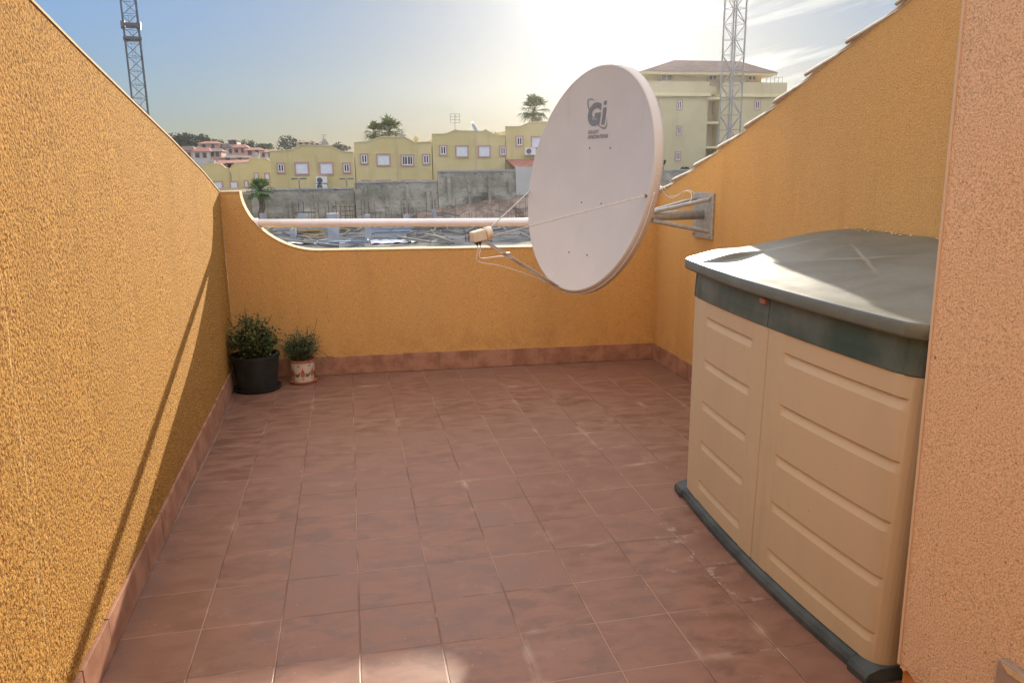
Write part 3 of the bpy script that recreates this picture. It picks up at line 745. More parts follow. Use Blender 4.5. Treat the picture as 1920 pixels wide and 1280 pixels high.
# base
mb = MB(); yl = sorted([Y0-.01+(Y1-Y0+.04)*i/30 for i in range(31)]+[Y0-.012+.078, Y0-.012+.088, Y1+.032-.078, Y1+.032-.088])
def xb(y):
    e = min(y-(Y0-.012), Y1+.032-y)
    return 1.405+.048*((y-.13)/.76)**2-.020-.012*(1-smooth(.078, .088, e))
rows = []
for o, z in ((.3, .0025), (0, .0025), (-.002, .022), (.006, .036), (.045, .047), (.3, .047)):
    rows.append([(xb(y)+o, y, z) for y in yl])
mb.grid(rows); n_ = len(mb.v); m__ = len(yl); mb.f += [tuple(k*m__ for k in range(6)), tuple(k*m__+m__-1 for k in range(6))]; mb.box((1.5, Y0-.009, .003), (2.24, Y1+.029, .046)); mb.build('base', M['base'], shed)
# lid
def lz(x, y):
    # 0 at the front edge, 1 at the wall
    t = max(0, min(1, (x-1.40)/.84)); z = 1.055+.105*(t*t*(3-2*t))**.9*(.92+.08*t)
    ry = smooth(-.62, -.25, y); z = 1.055+(z-1.055)*(.62+.38*ry)
    # raised strip along the far side with a step facing us
    stp = smooth(.775, .785, y)*(.004+.016*exp(-((x-1.58)/.10)**2))*smooth(1.40, 1.50, x)*(1-smooth(2.0, 2.2, x))
    z += stp
    # pressed star in the middle
    X, Y = x-1.86, y-.33
    for a, b in ((.50, 1), (-.85, 1)):
        l = sqrt(a*a+b*b); dd = abs(X*b-Y*a)/l; al = abs(X*a+Y*b)/l
        z -= .0022*exp(-(dd/.03)**2)*exp(-(al/.25)**2)
    z -= .004*exp(-((X*X+Y*Y)/.09))
    z += .0015*noise.noise((x*6, y*6, 3))
    return z
YL0, YL1 = Y0-.035, Y1+.045
def xlid(y):
    b = 1.376+.050*((y-.13)/.80)**2+.012*smooth(.4, .93, y)
    for e, s, R_ in ((YL0, 1, .09), (YL1, -1, .008)):
        d = (y-e)*s
        if d < R_: b += R_-sqrt(max(0, R_**2-(R_-d)**2))
    return b
yl = sorted(set([YL0+v for v in (0, .002, .006, .012, .02, .032, .05, .07, .09)]+[YL1-v for v in (0, .002, .006, .014, .03)]+[.76+.004*i for i in range(10)]+[YL0+(YL1-YL0)*i/90 for i in range(91)]))
yl = [y for i, y in enumerate(yl) if i == 0 or y-yl[i-1] > 1e-5]
rows = []
nx = 60
for y in yl:
    x0 = xlid(y); r = [shear((x0+.022, y, 1.018)), shear((x0+.004, y, 1.014)), shear((x0, y, 1.020)), shear((x0-.001, y, 1.048)), shear((x0+.002, y, 1.055))]
    for i in range(1, nx+1):
        x = x0+.002+(2.258-x0-.002)*(i/nx); 
        q_ = shear((x, y, 1.05)); r.append((q_[0], q_[1], max(1.056, lz(x, y)) if i > 1 else lz(x, y)+.001))
    rows.append(r)
# close the two ends downwards
def endrow(r, dy): return [(p[0], p[1]+dy, min(p[2], 1.016) if True else 0) for p in r]
rows = [endrow(rows[0], 0)]+rows+[endrow(rows[-1], 0)]
lid = MB().grid(rows).build('lid', M['lid'], shed, smooth=True)
bm = bmesh.new(); bm.from_mesh(lid.data)
for e in bm.edges:
    if len(e.link_faces) == 2 and e.calc_face_angle(0) > radians(30): e.smooth = False
bm.to_mesh(lid.data); bm.free()
MB().box(shear((xf(.235)-.012, .215, .985)), shear((xf(.235)+.004, .25, 1.004))).build('latch', M['skirting'], shed, bevel=.003)
# crumbs of render fallen on the back of the lid
mb = MB(); rg = random.Random(5)
for i in range(26):
    y = .62+rg.random()*.36 if i < 16 else rg.uniform(.3, .6); x = 2.225+rg.uniform(-.03, .025); z = lz(x, y); s = rg.uniform(.003, .008)
    mb.lathe([(s*.5, 0), (s, s*.4), (s*.6, s)], (x, y, z-.001), 6)
mb.build('render_crumbs', M['coping'], shed)['kind'] = 'stuff'
# ================================================================== POTTED PLANTS
def leafq(mb, p, d, L, W, up=Vector((0, 0, 1)), bend=0):
    d = d.normalized(); s = d.cross(up)
    if s.length < .05: s = Vector((1, 0, 0))
    s.normalize(); a = p; m_ = p+d*L*.5+s.cross(d)*bend*L; e = p+d*L
    mb.add([a, m_+s*W/2, e, m_-s*W/2], [(0, 1, 2, 3)])
pt1 = empty('potted_shrub', (-.63, 3.125, 0), 'bushy small leaved shrub in a big dark pot, in the corner against the left wall', 'potted plant')
c = (-.63, 3.125, 0)
MB().lathe([(.122, .012), (.128, .012), (.155, .225), (.160, .228), (.160, .243), (.148, .243), (.140, .20), (.02, .19)], c, 40).build('pot', M['pot_dark'], pt1, smooth=False)
MB().lathe([(.135, .002), (.15, .004), (.158, .022), (.150, .022), (.13, .010), (.02, .010)], c, 40).build('saucer', M['pot_dark'], pt1)
mb = MB()
rg = random.Random(11)
mb.lathe([(.146, .195), (.12, .212), (.05, .222), (.01, .22)], c, 30); mb.build('soil', M['soil'], pt1)
mb = MB()
for i in range(22):
    a = rg.uniform(0, 6.28); r = rg.uniform(.03, .125); s = rg.uniform(.006, .012); mb.lathe([(s*.6, 0), (s, s*.4), (s*.5, s*.9)], (c[0]+r*cos(a), c[1]+r*sin(a), .212), 6)
mb.build('pebbles', M['pebble'], pt1, smooth=True)['kind'] = 'stuff'
def shrub(par, c, z0, spread, height, nb, leafL, leafW, matn, rg, stemr, clipx=None, clipy=None, per=26, droop=0):
    st = MB(); lf = MB()
    for i in range(nb):
        a = rg.uniform(0, 2*pi); rad = spread*sqrt(rg.random()); h = height*(1-.55*(rad/spread)**2)*rg.uniform(.55, 1.0)
        e = Vector((c[0]+rad*cos(a), c[1]+rad*sin(a)*.8, z0+max(h, .05)))
        if clipx is not None: e.x = max(e.x, clipx)
        if clipy is not None: e.y = min(e.y, clipy-.02*rg.random())
        b = Vector((c[0]+rg.uniform(-.012, .012), c[1]+rg.uniform(-.012, .012), z0-.01))
        mid = b.lerp(e, .45)+Vector((rg.uniform(-.02, .02), rg.uniform(-.02, .02), .03))
        pts = crom([b, mid, e], 4); st.tube(pts, [stemr*(1-.75*k/(len(pts)-1)) for k in range(len(pts))], 5)
        for k in range(per):
            t = rg.uniform(.25, 1); p = pts[min(len(pts)-1, int(t*(len(pts)-1)))]+Vector([rg.gauss(0, 1) for _ in range(3)])*leafL*.9
            if clipx is not None and p.x < clipx: p.x = clipx+.004
            if clipy is not None and p.y > clipy: p.y = clipy-.004
            d = Vector((rg.gauss(0, 1), rg.gauss(0, 1)-.15, rg.gauss(.5, .7)-droop))
            leafq(lf, p, d, leafL*rg.uniform(.6, 1.2), leafW*rg.uniform(.7, 1.2), bend=rg.uniform(-.1, .1))
    st.build('stem', M['stem'], par, smooth=True); lf.build('foliage', M[matn], par, fix=False)
shrub(pt1, c, .20, .185, .335, 85, .026, .017, 'leaf_shrub', rg, .0045, clipx=-.785, clipy=3.38, per=46)
mb = MB(); mb.tube(crom([(-.62, 3.10, .20), (-.64, 3.09, .28), (-.67, 3.11, .36)]), [.013]*9+[.013, .012, .011, .010, .009, .008, .007, .006][:8], 8)
mb.tube(crom([(-.62, 3.10, .20), (-.595, 3.09, .27), (-.56, 3.08, .34)]), .009, 8); mb.build('trunk', M['stem'], pt1, smooth=True)
# spiky shoots
mb = MB()
for (p, e) in (((-.66, 3.1, .45), (-.665, 3.1, .575)), ((-.60, 3.08, .42), (-.52, 3.06, .50)), ((-.53, 3.06, .45), (-.49, 3.05, .52)), ((-.60, 3.1, .44), (-.585, 3.1, .53)), ((-.735, 3.05, .43), (-.765, 3.02, .51))):
    mb = MB(); mb.tube([p, e], [.003, .0012], 5)
    for k in range(14):
        t = k/14; q_ = Vector(p).lerp(Vector(e), t); leafq(mb, q_, Vector((random.gauss(0, 1), random.gauss(0, 1), .8)), .014, .007)
    mb.build('shoot', M['leaf_shrub'], pt1, fix=False)
# glazed flower pot
c2_ = (-.335, 3.225, 0)
pt2 = empty('potted_flower_plant', c2_, 'grey green plant in a white flower painted pot, right of the big dark pot', 'potted plant')
MB().lathe([(.070, .014), (.072, .014), (.0725, .02), (.086, .150), (.0875, .158), (.079, .158), (.072, .12), (.02, .115)], c2_, 40).build('pot', M['pot_glaze'], pt2, smooth=False)
MB().lathe([(.0878, .150), (.0905, .152), (.0905, .166), (.080, .166), (.080, .155)], c2_, 40).build('rim', M['terracotta'], pt2)
MB().lathe([(.078, .002), (.090, .004), (.095, .016), (.089, .016), (.075, .0125), (.02, .0125)], c2_, 40).build('saucer', M['terracotta'], pt2)
MB().lathe([(.079, .135), (.05, .148), (.01, .15)], c2_, 24).build('soil', M['soil'], pt2)
def pp2(a, z, off=.0012):
    r = .0725+(.086-.0725)*(z-.02)/.13+off; t = -pi/2+a; return Vector((c2_[0]+r*cos(t), c2_[1]+r*sin(t), z))
def petal(mb, a0, z0, ang, L, W):
    pts = []
    for k in range(8):
        t = k/8*2*pi; x = (1-cos(t))/2*L; y = sin(t)*W/2
        X = x*sin(ang)+y*cos(ang); Z = x*cos(ang)-y*sin(ang); pts.append(pp2(a0+X/.08, z0+Z))
    mb.add(pts, [tuple(range(8))])
for k in range(7):
    rd = MB(); gn = MB()
    a0 = -2.1+k*.9+.35
    for dz, sp_ in ((0, .6), (.012, .5), (.026, .35)):
        for s in (-1, 1): petal(rd, a0+s*.02, .050+dz, s*sp_, .022, .010)
    petal(rd, a0, .085, 0, .03, .008)
    petal(gn, a0, .030, .5, .016, .004); petal(gn, a0, .030, -.5, .016, .004)
    b0 = a0+.45
    for s, an, L in ((-1, -.55, .034), (1, .5, .038), (0, .1, .022), (-1, -1.0, .02)): petal(gn, b0, .052, an, L, .011)
    petal(gn, b0+.1, .125, .9, .012, .006); petal(gn, b0+.1, .125, -.7, .010, .006)
    rd.build('painted_flower', M['paint_red'], pt2, fix=False); gn.build('painted_leaves', M['paint_green'], pt2, fix=False)
rg = random.Random(21)
shrub(pt2, c2_, .145, .145, .235, 62, .027, .0095, 'leaf_grey', rg, .003, clipy=3.35, per=46)
mb = MB()
for p, e in (((-.30, 3.22, .32), (-.285, 3.21, .40)), ((-.25, 3.2, .33), (-.215, 3.19, .448)), ((-.36, 3.2, .33), (-.355, 3.2, .40)), ((-.42, 3.2, .30), (-.44, 3.2, .36)), ((-.26, 3.18, .22), (-.165, 3.16, .13)), ((-.25, 3.2, .24), (-.150, 3.18, .17)), ((-.27, 3.16, .2), (-.19, 3.13, .12))):
    mb = MB(); mb.tube(crom([p, Vector(p).lerp(Vector(e), .5)+Vector((.008, 0, .012)), e]), .0014, 5)
    for k in range(9):
        q_ = Vector(p).lerp(Vector(e), .5+k/18); leafq(mb, q_, Vector((random.gauss(0, 1), random.gauss(0, 1), .6)), .012, .004)
    mb.build('shoot', M['leaf_grey'], pt2, fix=False)
# ================================================================== BACKGROUND
def wbox(mb, u0, v0, u1, v1, Y, d, front=0):
    a = at(u0, v1, Y); b = at(u1, v0, Y); mb.box((a.x, Y-front, a.z), (b.x, Y+d, b.z))
def window(par, u, v, wu, hv, Y, kind, lab=None):
    a = at(u-wu/2, v+hv/2, Y); b = at(u+wu/2, v-hv/2, Y); x0, x1, z0, z1 = a.x, b.x, a.z, b.z; m_ = .13
    f = MB(); f.box((x0, Y-.07, z0), (x1, Y-.001, z0+m_)); f.box((x0, Y-.07, z1-m_), (x1, Y-.001, z1)); f.box((x0, Y-.07, z0+m_), (x0+m_, Y-.001, z1-m_)); f.box((x1-m_, Y-.07, z0+m_), (x1, Y-.001, z1-m_))
    o = f.build('window', M['surround'], par)
    if kind == 's': MB().box((x0+m_, Y-.03, z0+m_), (x1-m_, Y-.001, z1-m_)).build('shutter', M['shutter'], o)
    else:
        p = MB(); p.box((x0+m_, Y-.02, z0+m_), (x1-m_, Y-.001, z1-m_)); p.build('pane', M['glass'], o)
        fr_ = MB(); t = .07; xa, xb_, za, zb = x0+m_, x1-m_, z0+m_, z1-m_
        fr_.box((xa, Y-.05, za), (xb_, Y-.022, za+t)); fr_.box((xa, Y-.05, zb-t), (xb_, Y-.022, zb)); fr_.box((xa, Y-.05, za+t), (xa+t, Y-.022, zb-t)); fr_.box((xb_-t, Y-.05, za+t), (xb_, Y-.022, zb-t))
        xm = (xa+xb_)/2; fr_.box((xm-t*.6, Y-.049, za+t), (xm+t*.6, Y-.023, zb-t))
        if kind == 'c':
            for s in (-.5, .5): fr_.box((xm+s*(xb_-xa)/2-t*.3, Y-.048, za+t), (xm+s*(xb_-xa)/2+t*.3, Y-.024, zb-t))
        fr_.build('window_frame', M['white'], o)
def house(label, prof, vb, Y, depth, wm, wins, group='yellow terraced houses above the building site', party=None, extras=None, name='terraced_house'):
    a = at(prof[0][0], vb, Y); r = empty(name, ((a.x+at(prof[-1][0], vb, Y).x)/2, Y, a.z), label, 'house', group)
    poly = [at(u, v, Y) for u, v in prof]; poly = [Vector((p.x, Y, p.z)) for p in poly]
    poly = [Vector((poly[0].x, Y, a.z-2))]+poly+[Vector((poly[-1].x, Y, a.z-2))]
    # front wall with its shaped parapet
    MB().prism(poly, (0, .35, 0)).build('wall', M[wm], r)
    zt = min(p.z for p in poly[1:-1])-.25
    MB().box((poly[0].x+.02, Y+.352, a.z-2), (poly[-1].x-.02, Y+depth, zt)).build('house_body', M[wm], r)
    cp = MB()
    for p, q_ in zip(poly[1:-1], poly[2:-1]):
        cp.prism([(p.x, Y-.05, p.z), (q_.x, Y-.05, q_.z), (q_.x, Y-.05, q_.z+.07), (p.x, Y-.05, p.z+.07)], (0, .45, 0))
    cp.build('parapet_cap', M['yellow_light'], r)
    for wnd in wins: window(r, *wnd[:4], Y, wnd[4])
    if party:
        p = at(party, 300, Y); MB().box((p.x-.07, Y-.045, a.z-2), (p.x+.07, Y-.002, zt)).build('downpipe', M['yellow_pink'], r)
    # low ground floor openings just above the retaining wall
    return r
HY = 68
h1 = house('lowest yellow house of the row, with stacked air conditioners on its wall', [(505, 284), (548, 282), (562, 273), (618, 274), (642, 285), (663, 286)], 362, HY, 9, 'yellow',
      [(527, 315, 15, 21, 'g'), (566, 316, 26, 25, 's'), (612, 316, 26, 25, 's'), (650, 315, 15, 21, 'g'), (566, 360, 30, 8, 's'), (532, 361, 14, 8, 'g'), (612, 360, 26, 8, 's')], party=593)
h2 = house('second yellow house of the row, with a white framed curtained window', [(664, 268), (690, 266), (714, 257), (760, 258), (778, 268), (809, 267)], 350, HY, 9, 'yellow',
      [(683, 298, 15, 21, 'g'), (719, 300, 26, 24, 's'), (764, 301, 25, 23, 'c'), (799, 299, 15, 21, 'g'), (686, 341, 16, 8, 'g'), (719, 341, 28, 8, 's'), (766, 341, 28, 8, 's'), (800, 341, 18, 8, 'g')], party=745)
h3 = house('third yellow house of the row, with a small dish and an aerial on its roof', [(810, 252), (836, 252), (853, 244), (862, 246), (905, 247), (910, 244), (930, 254), (947, 255)], 332, HY, 9, 'yellow',
      [(831, 282, 15, 21, 'g'), (866, 284, 25, 24, 's'), (908, 284, 24, 24, 's'), (943, 283, 14, 20, 'g'), (866, 324, 26, 7, 's'), (912, 324, 24, 7, 's'), (832, 323, 16, 7, 'g')], party=892)
h4 = house('highest yellow house of the row, part hidden by the big satellite dish', [(948, 238), (975, 238), (993, 230), (1040, 229), (1060, 240), (1105, 240)], 330, HY, 9, 'yellow',
      [(974, 265, 15, 21, 'g'), (1008, 267, 26, 24, 's'), (1060, 267, 26, 24, 's'), (1090, 266, 15, 21, 'g')], party=1035)
# chimney pots and roof bits
def chimney(par, u, v0, v1, wd, Y, m_='concrete2'):
    a = at(u, v1, Y); b = at(u, v0, Y); mb = MB(); mb.box((a.x-wd/2, Y-.0, a.z), (a.x+wd/2, Y+.6, b.z-.15)); mb.box((a.x-wd/2-.08, Y-.08, b.z-.148), (a.x+wd/2+.08, Y+.68, b.z-.02)); mb.bar((a.x, Y+.3, b.z-.02), (a.x, Y+.3, b.z+.15), .14, 8)
    mb.build('chimney', M[m_], par)
chimney(h1, 610, 264, 290, .4, HY+.6); chimney(h2, 755, 252, 278, .55, HY+.6); chimney(h3, 931, 250, 260, .3, HY+.6, 'yellow'); chimney(h2, 781, 259, 275, .3, HY+.6, 'yellow')
# two lower houses to the left, nearer the wall top
l1 = house('yellow house at far left, half hidden behind the sunlit wall top', [(352, 318), (378, 318), (381, 307), (414, 308), (424, 316), (431, 317)], 372, 86, 9, 'yellow', [(409, 347, 17, 16, 's'), (388, 350, 12, 18, 'g')], party=427)
chimney(l1, 398, 301, 325, .55, 86.6)
l2 = house('small yellow house between the far left one and the row, palm in front', [(432, 315), (442, 306), (466, 304), (470, 298), (500, 298), (505, 302), (512, 303)], 380, 86, 9, 'yellow', [(439, 347, 15, 16, 's'), (462, 345, 8, 15, 'g'), (481, 331, 9, 15, 'g'), (501, 331, 10, 15, 's')])
chimney(l2, 482, 288, 310, .5, 86.6)
# air conditioners
def aircon(u, v, Y, label, sz=(.95, .62)):
    p = at(u, v, Y); r = empty('air_conditioner', (p.x, Y-.35, p.z-sz[1]/2), label, 'air conditioner', 'air conditioners on the yellow houses')
    mb = MB(); mb.box((p.x-sz[0]/2, Y-.36, p.z-sz[1]/2), (p.x+sz[0]/2, Y-.05, p.z+sz[1]/2)); mb.build('casing', M['white'], r)
    mb = MB(); mb.bar((p.x-.15, Y-.372, p.z), (p.x-.15, Y-.361, p.z), .24, 16); mb.build('fan_grille', M['steel_dark'], r)
    for s in (-.3, .3): MB().box((p.x+s-.02, Y-.36, p.z-sz[1]/2-.06), (p.x+s+.02, Y-.002, p.z-sz[1]/2-.003)).build('bracket', M['steel_grey'], r)
aircon(603, 338, HY, 'white air conditioner on the lowest yellow house, upper one of two'); aircon(603, 350, HY, 'white air conditioner on the lowest yellow house, lower one of two')
aircon(993, 284, HY, 'white air conditioner high on the yellow house beside the big dish')
# aerial and small dish on house three
p = at(853, 245, HY+1); q_ = at(853, 214, HY+1)
ae = empty('roof_aerial', tuple(p), 'thin roof aerial standing on the third yellow house', 'aerial')
MB().bar(p-Vector((0, 0, .6)), q_, .035, 6).build('mast', M['steel_grey'], ae)
mb = MB()
for dz in (0, -.25, -.5, -.75): mb.bar(q_+Vector((-.42, 0, dz)), q_+Vector((.42, 0, dz)), .022, 4)
for dx in (-.42, .42): mb.bar(q_+Vector((dx, 0, 0)), q_+Vector((dx, 0, -.75)), .022, 4)
mb.build('antenna', M['steel_grey'], ae)
p2_ = at(607, 275, HY+1); q2_ = at(607, 252, HY+1)
ae2 = empty('roof_aerial', tuple(p2_), 'short thin aerial beside the chimney of the lowest yellow house', 'aerial')
MB().bar(p2_, q2_, .03, 6).build('mast', M['steel_grey'], ae2)
mb = MB()
for dz in (-.05, -.25, -.42): mb.bar(q2_+Vector((-.3, 0, dz)), q2_+Vector((.3, 0, dz)), .018, 4)
mb.build('antenna', M['steel_grey'], ae2)
sdp = at(892, 242, HY+1)
sd_ = empty('rooftop_dish', tuple(sdp-Vector((0, 0, .7))), 'small dark satellite dish tilted on the roof of the third yellow house', 'satellite dish')
nd = Vector((.80, -.35, .45)).normalized(); ra = nd.cross(Vector((0, 0, 1))).normalized(); ub = ra.cross(nd)
rows = []
for rho, k in ((.05, -.12), (.4, -.10), (.75, -.05), (1, 0), (1.0, -.03), (.7, -.09), (.05, -.16)):
    rows.append([sdp+(ra*cos(2*pi*i/20)+ub*sin(2*pi*i/20))*.72*rho+nd*k for i in range(20)])
MB().grid(rows, close=True).build('reflector', M['bluegrey'], sd_, smooth=True)
MB().bar(sdp-nd*.14, sdp-Vector((0, 0, .9)), .05, 6).build('mount', M['steel_grey'], sd_)
# porch, white wall beside the retaining wall
pc = empty('tiled_porch', tuple(at(990, 322, 64)), 'red tiled lean-to roof beside the dish, above a white garden wall', 'porch')
a = at(966, 313, 64); b = at(1030, 300, 66)
MB().add([(a.x, 63.5, a.z-.1), (b.x, 63.5, a.z-.1), (b.x, 67.9, b.z+.1), (a.x, 67.9, b.z+.1), (a.x, 63.5, a.z-.25), (b.x, 63.5, a.z-.25), (b.x, 67.9, b.z-.05), (a.x, 67.9, b.z-.05)], [(0, 1, 2, 3), (7, 6, 5, 4), (0, 4, 5, 1), (1, 5, 6, 2), (2, 6, 7, 3), (3, 7, 4, 0)]).build('roof', M['redroof'], pc)
mb = MB()
for u in (970, 1000, 1028): g_ = at(u, 313, 63.8); MB().box((g_.x-.12, 63.7, -.4), (g_.x+.12, 63.95, a.z-.26)).build('pillar', M['yellow'], pc)
ww = MB(); a = at(968, 378, 61.3); b = at(1100, 313, 61.3)
poly = [(a.x, 61.3, a.z-1.2), (a.x, 61.3, at(968, 310, 61.3).z), (at(975, 313, 61.3).x, 61.3, at(975, 313, 61.3).z), (b.x, 61.3, b.z+.1), (b.x, 61.3, a.z-1.2)]
tag(ww.prism(poly, (0, .3, 0)).build('garden_wall', M['greywhite']), 'weathered white wall left of the big satellite dish, below the tiled porch', 'wall')
# retaining walls
def retwall(us, vt, vb_, Y, label):
    r = empty('retaining_wall', tuple(at((us[0]+us[1])/2, vb_, Y)), label, 'wall', 'concrete retaining walls below the yellow houses')
    a = at(us[0], vt, Y); b = at(us[1], vt, Y); zb = -4.2
    nx_, nz_ = 46, 16; rows = []
    for j in range(nz_+1):
        z = zb+(a.z-zb)*j/nz_; row = []
        for i in range(nx_+1):
            x = a.x+(b.x-a.x)*i/nx_; low = smooth(a.z-1.2, a.z-2.2, z)
            row.append((x, Y-.02-low*(.25+.55*noise.noise((x*.5, z*.9, 1)))-.0, z))
        rows.append(row)
    mb = MB(); mb.grid(rows); mb.grid([rows[-1], [(x, Y+.5, z) for x, y, z in rows[-1]]]); mb.grid([[rows[j][0] for j in range(nz_+1)], [(rows[j][0][0], Y+.5, rows[j][0][2]) for j in range(nz_+1)]]); mb.grid([[rows[j][-1] for j in range(nz_+1)], [(rows[j][-1][0], Y+.5, rows[j][-1][2]) for j in range(nz_+1)]])
    mb.build('wall', M['concrete'], r)
    # cap with fence curb and broken bits
    mb = MB(); mb.box((a.x, Y-.08, a.z+.002), (b.x, Y+.3, a.z+.14)); mb.build('wall_cap', M['concrete2'], r)
    mb = MB()
    for k in range(4):
        x = a.x+(b.x-a.x)*(k+.5)/4; MB().box((x-.12, Y-.55, zb), (x+.12, Y-.10, a.z-.3-.5*(k % 2))).build('buttress', M['concrete'], r)
    return r
retwall((470, 664), 358, 415, 62, 'rough grey retaining wall, lowest of three, under the house with stacked air conditioners')
retwall((664.5, 820), 344, 415, 61.7, 'rough grey retaining wall, middle of three, broken at its foot')
retwall((820.5, 972), 323, 400, 61.5, 'rough grey retaining wall, highest of three, left of the white garden wall')
retwall((1150, 1420), 322, 400, 61.5, 'grey retaining wall seen right of the big dish, below the apartment block')
# sloping red brown spoil at the foot of the walls
mb = MB(); rows = []
for j in range(10):
    row = []
    for i in range(60):
        x = -8+i*.62; t = j/9; zt = -2.9+ (2.2*smooth(-3, 18, x)); y = 57.5+t*3.7
        row.append((x, y, -3.0+(zt+3.0)*t+.18*noise.noise((x*.9, y*.9, 2))))
    rows.append(row)
tag(mb.grid(rows).build('spoil_bank', M['dirt'], smooth=True), kind='structure')
# site floor slab
a = at(480, 470, 40)
M['column'] = mottled('fresh_concrete', (.34, .35, .37), (.44, .45, .46), 1.5, .9)
tag(MB().box((-9, 37, -3.2), (26, 56, -2.58)).build('site_slab', M['slab']), kind='structure')
def column(u, v0, v1, Y, wd, label):
    a = at(u, v1, Y); b = at(u, v0, Y); r = empty('concrete_column', (a.x, Y, a.z), label, 'column', 'bare concrete columns on the building site')
    MB().box((a.x-wd/2, Y-wd/2, min(a.z, -2.6)), (a.x+wd/2, Y+wd/2, b.z)).build('shaft', M['column'], r)
    mb = MB()
    for sx in (-1, 1):
        for sy in (-1, 1): mb.bar((a.x+sx*wd*.35, Y+sy*wd*.35, b.z), (a.x+sx*wd*.35, Y+sy*wd*.35, b.z+.7), .018, 4)
    mb.build('rebar', M['rebar'], r)
column(494, 400, 430, 55, .35, 'bare column farthest left, nearly hidden by the scalloped wall')
column(552, 428, 468, 44, .34, 'short bare column left of the thicker one by the lamp post')
column(570, 400, 466, 50, .42, 'bare column standing just below the left lamp post')
column(628, 400, 468, 44, .62, 'widest bare column, with steel cage to its right')
column(692, 402, 468, 42, .32, 'slim bare column between the widest one and the spoil heap')
column(765, 402, 468, 48, .40, 'bare column at the end of the low pale site wall')
column(815, 392, 440, 57, .3, 'bare column far back against the red brown bank')
# steel cages and scaffold frames
def cage(u, v0, v1, Y, wd, label):
    a = at(u, v1, Y); b = at(u, v0, Y); r = tag(MB_cage(a, b, wd, Y).build('rebar_cage', M['rebar']), label, 'rebar cage', 'steel cages and scaffold frames on the site')
def MB_cage(a, b, wd, Y):
    mb = MB(); z0 = min(a.z, -2.6); z1 = b.z
    for sx in (-.5, -.17, .17, .5):
        for sy in (-.5, .5): mb.bar((a.x+sx*wd, Y+sy*wd*.6, z0), (a.x+sx*wd, Y+sy*wd*.6, z1), .02, 4)
    z = z0
    while z < z1:
        for sy in (-.5, .5): mb.bar((a.x-.5*wd, Y+sy*wd*.6, z), (a.x+.5*wd, Y+sy*wd*.6, z), .015, 4)
        z += .28
    return mb
cage(655, 385, 452, 50, .9, 'tall steel cage beside the widest concrete column')
cage(882, 440, 466, 40, .5, 'thin ladder like steel frame before the low pale wall')
cage(975, 395, 450, 52, .5, 'steel cage rising left of the big dish')
def scaffold(u0, u1, v0, v1, Y, label):
    a = at(u0, v1, Y); b = at(u1, v0, Y); r = empty('scaffold_frame', (a.x, Y, -2.6), label, 'scaffold', 'steel cages and scaffold frames on the site')
    mb = MB(); n = max(1, int((b.x-a.x)/1.6))
    for i in range(n+1):
        x = a.x+(b.x-a.x)*i/n
        for yy in (Y, Y+1): MB().bar((x, yy, -2.6), (x, yy, b.z), .035, 6).build('post', M['steel_grey'], r)
        MB().bar((x, Y, b.z-.05), (x, Y+1, b.z-.05), .03, 6).build('crossbar', M['bluegrey'], r)
    mb = MB()
    for z in (b.z-.05, (b.z-2.6)/2): 
        for yy in (Y, Y+1): MB().bar((a.x, yy, z), (b.x, yy, z), .03, 6).build('crossbar', M['bluegrey'], r)
scaffold(572, 616, 428, 462, 46, 'low scaffold frame between the two left columns'); scaffold(700, 758, 446, 466, 43, 'low scaffold frame right of the slim column')
scaffold(595, 690, 450, 466, 40, 'long low guard frame in front of the widest column')
# timber and sheets lying about
rg = random.Random(3)
for i, (u, v, wd, hh, mt, Y, lab) in enumerate([(600, 440, 3.0, .25, 'timber', 49, 'stack of yellowish formwork boards left of the widest column'), (583, 456, 1.2, .5, 'timber', 45, 'small yellow timber pile by the left columns'),
    (735, 452, 2.6, .3, 'bluegrey', 47, 'pile of blue grey planks right of the slim column'), (800, 441, 3.6, .5, 'timber', 50, 'long olive timber stack on top of the low pale wall'), (855, 441, 3.2, .45, 'timber', 50, 'timber stack behind the dish feed arm')]):
    a = at(u, v, Y); mb = MB()
    for k in range(9):
        dx = rg.uniform(-.3, .3); dy = rg.uniform(-.6, .6); zz = max(a.z-.2, -2.58)+hh*k/9; mb.box((a.x-wd/2+dx, Y+dy, zz), (a.x+wd/2+dx, Y+dy+.25, zz+hh/9*.9))
    tag(mb.build('timber_pile', M[mt]), lab, 'timber pile', 'material piles on the site')
for i, (u, v, wd, Y, lab) in enumerate([(600, 458, 3.4, 42, 'pale plastic sheet on the slab at the left'), (740, 458, 2.6, 41, 'pale plastic sheet on the slab, right of the slim column'), (800, 428, 3.0, 53, 'crumpled pale sheet draped over the pile behind the handrail'), (850, 432, 2.4, 53, 'crumpled pale sheet nearer the dish feed'), (955, 424, 3.0, 54, 'pale sheet just left of the dish rim')]):
    a = at(u, v, Y); rows = []; z0 = max(a.z, -2.57)
    for j in range(9):
        rows.append([(a.x-wd/2+wd*i_/14, Y-.9+1.8*j/8, z0+.02+.16*abs(noise.noise((i_*.33+i*9, j*.5, i)))) for i_ in range(15)])
    tag(MB().grid(rows).build('plastic_sheet', M['sheet']), lab, 'plastic sheet', 'pale sheets lying on the site')
# low pale site wall
a = at(763, 470, 44); b = at(1010, 446, 44)
tag(MB().box((a.x, 44, -2.62), (b.x+4, 44.25, b.z)).build('site_wall', M['concrete2']), 'low pale concrete wall on the site, seen just above the parapet', 'wall')
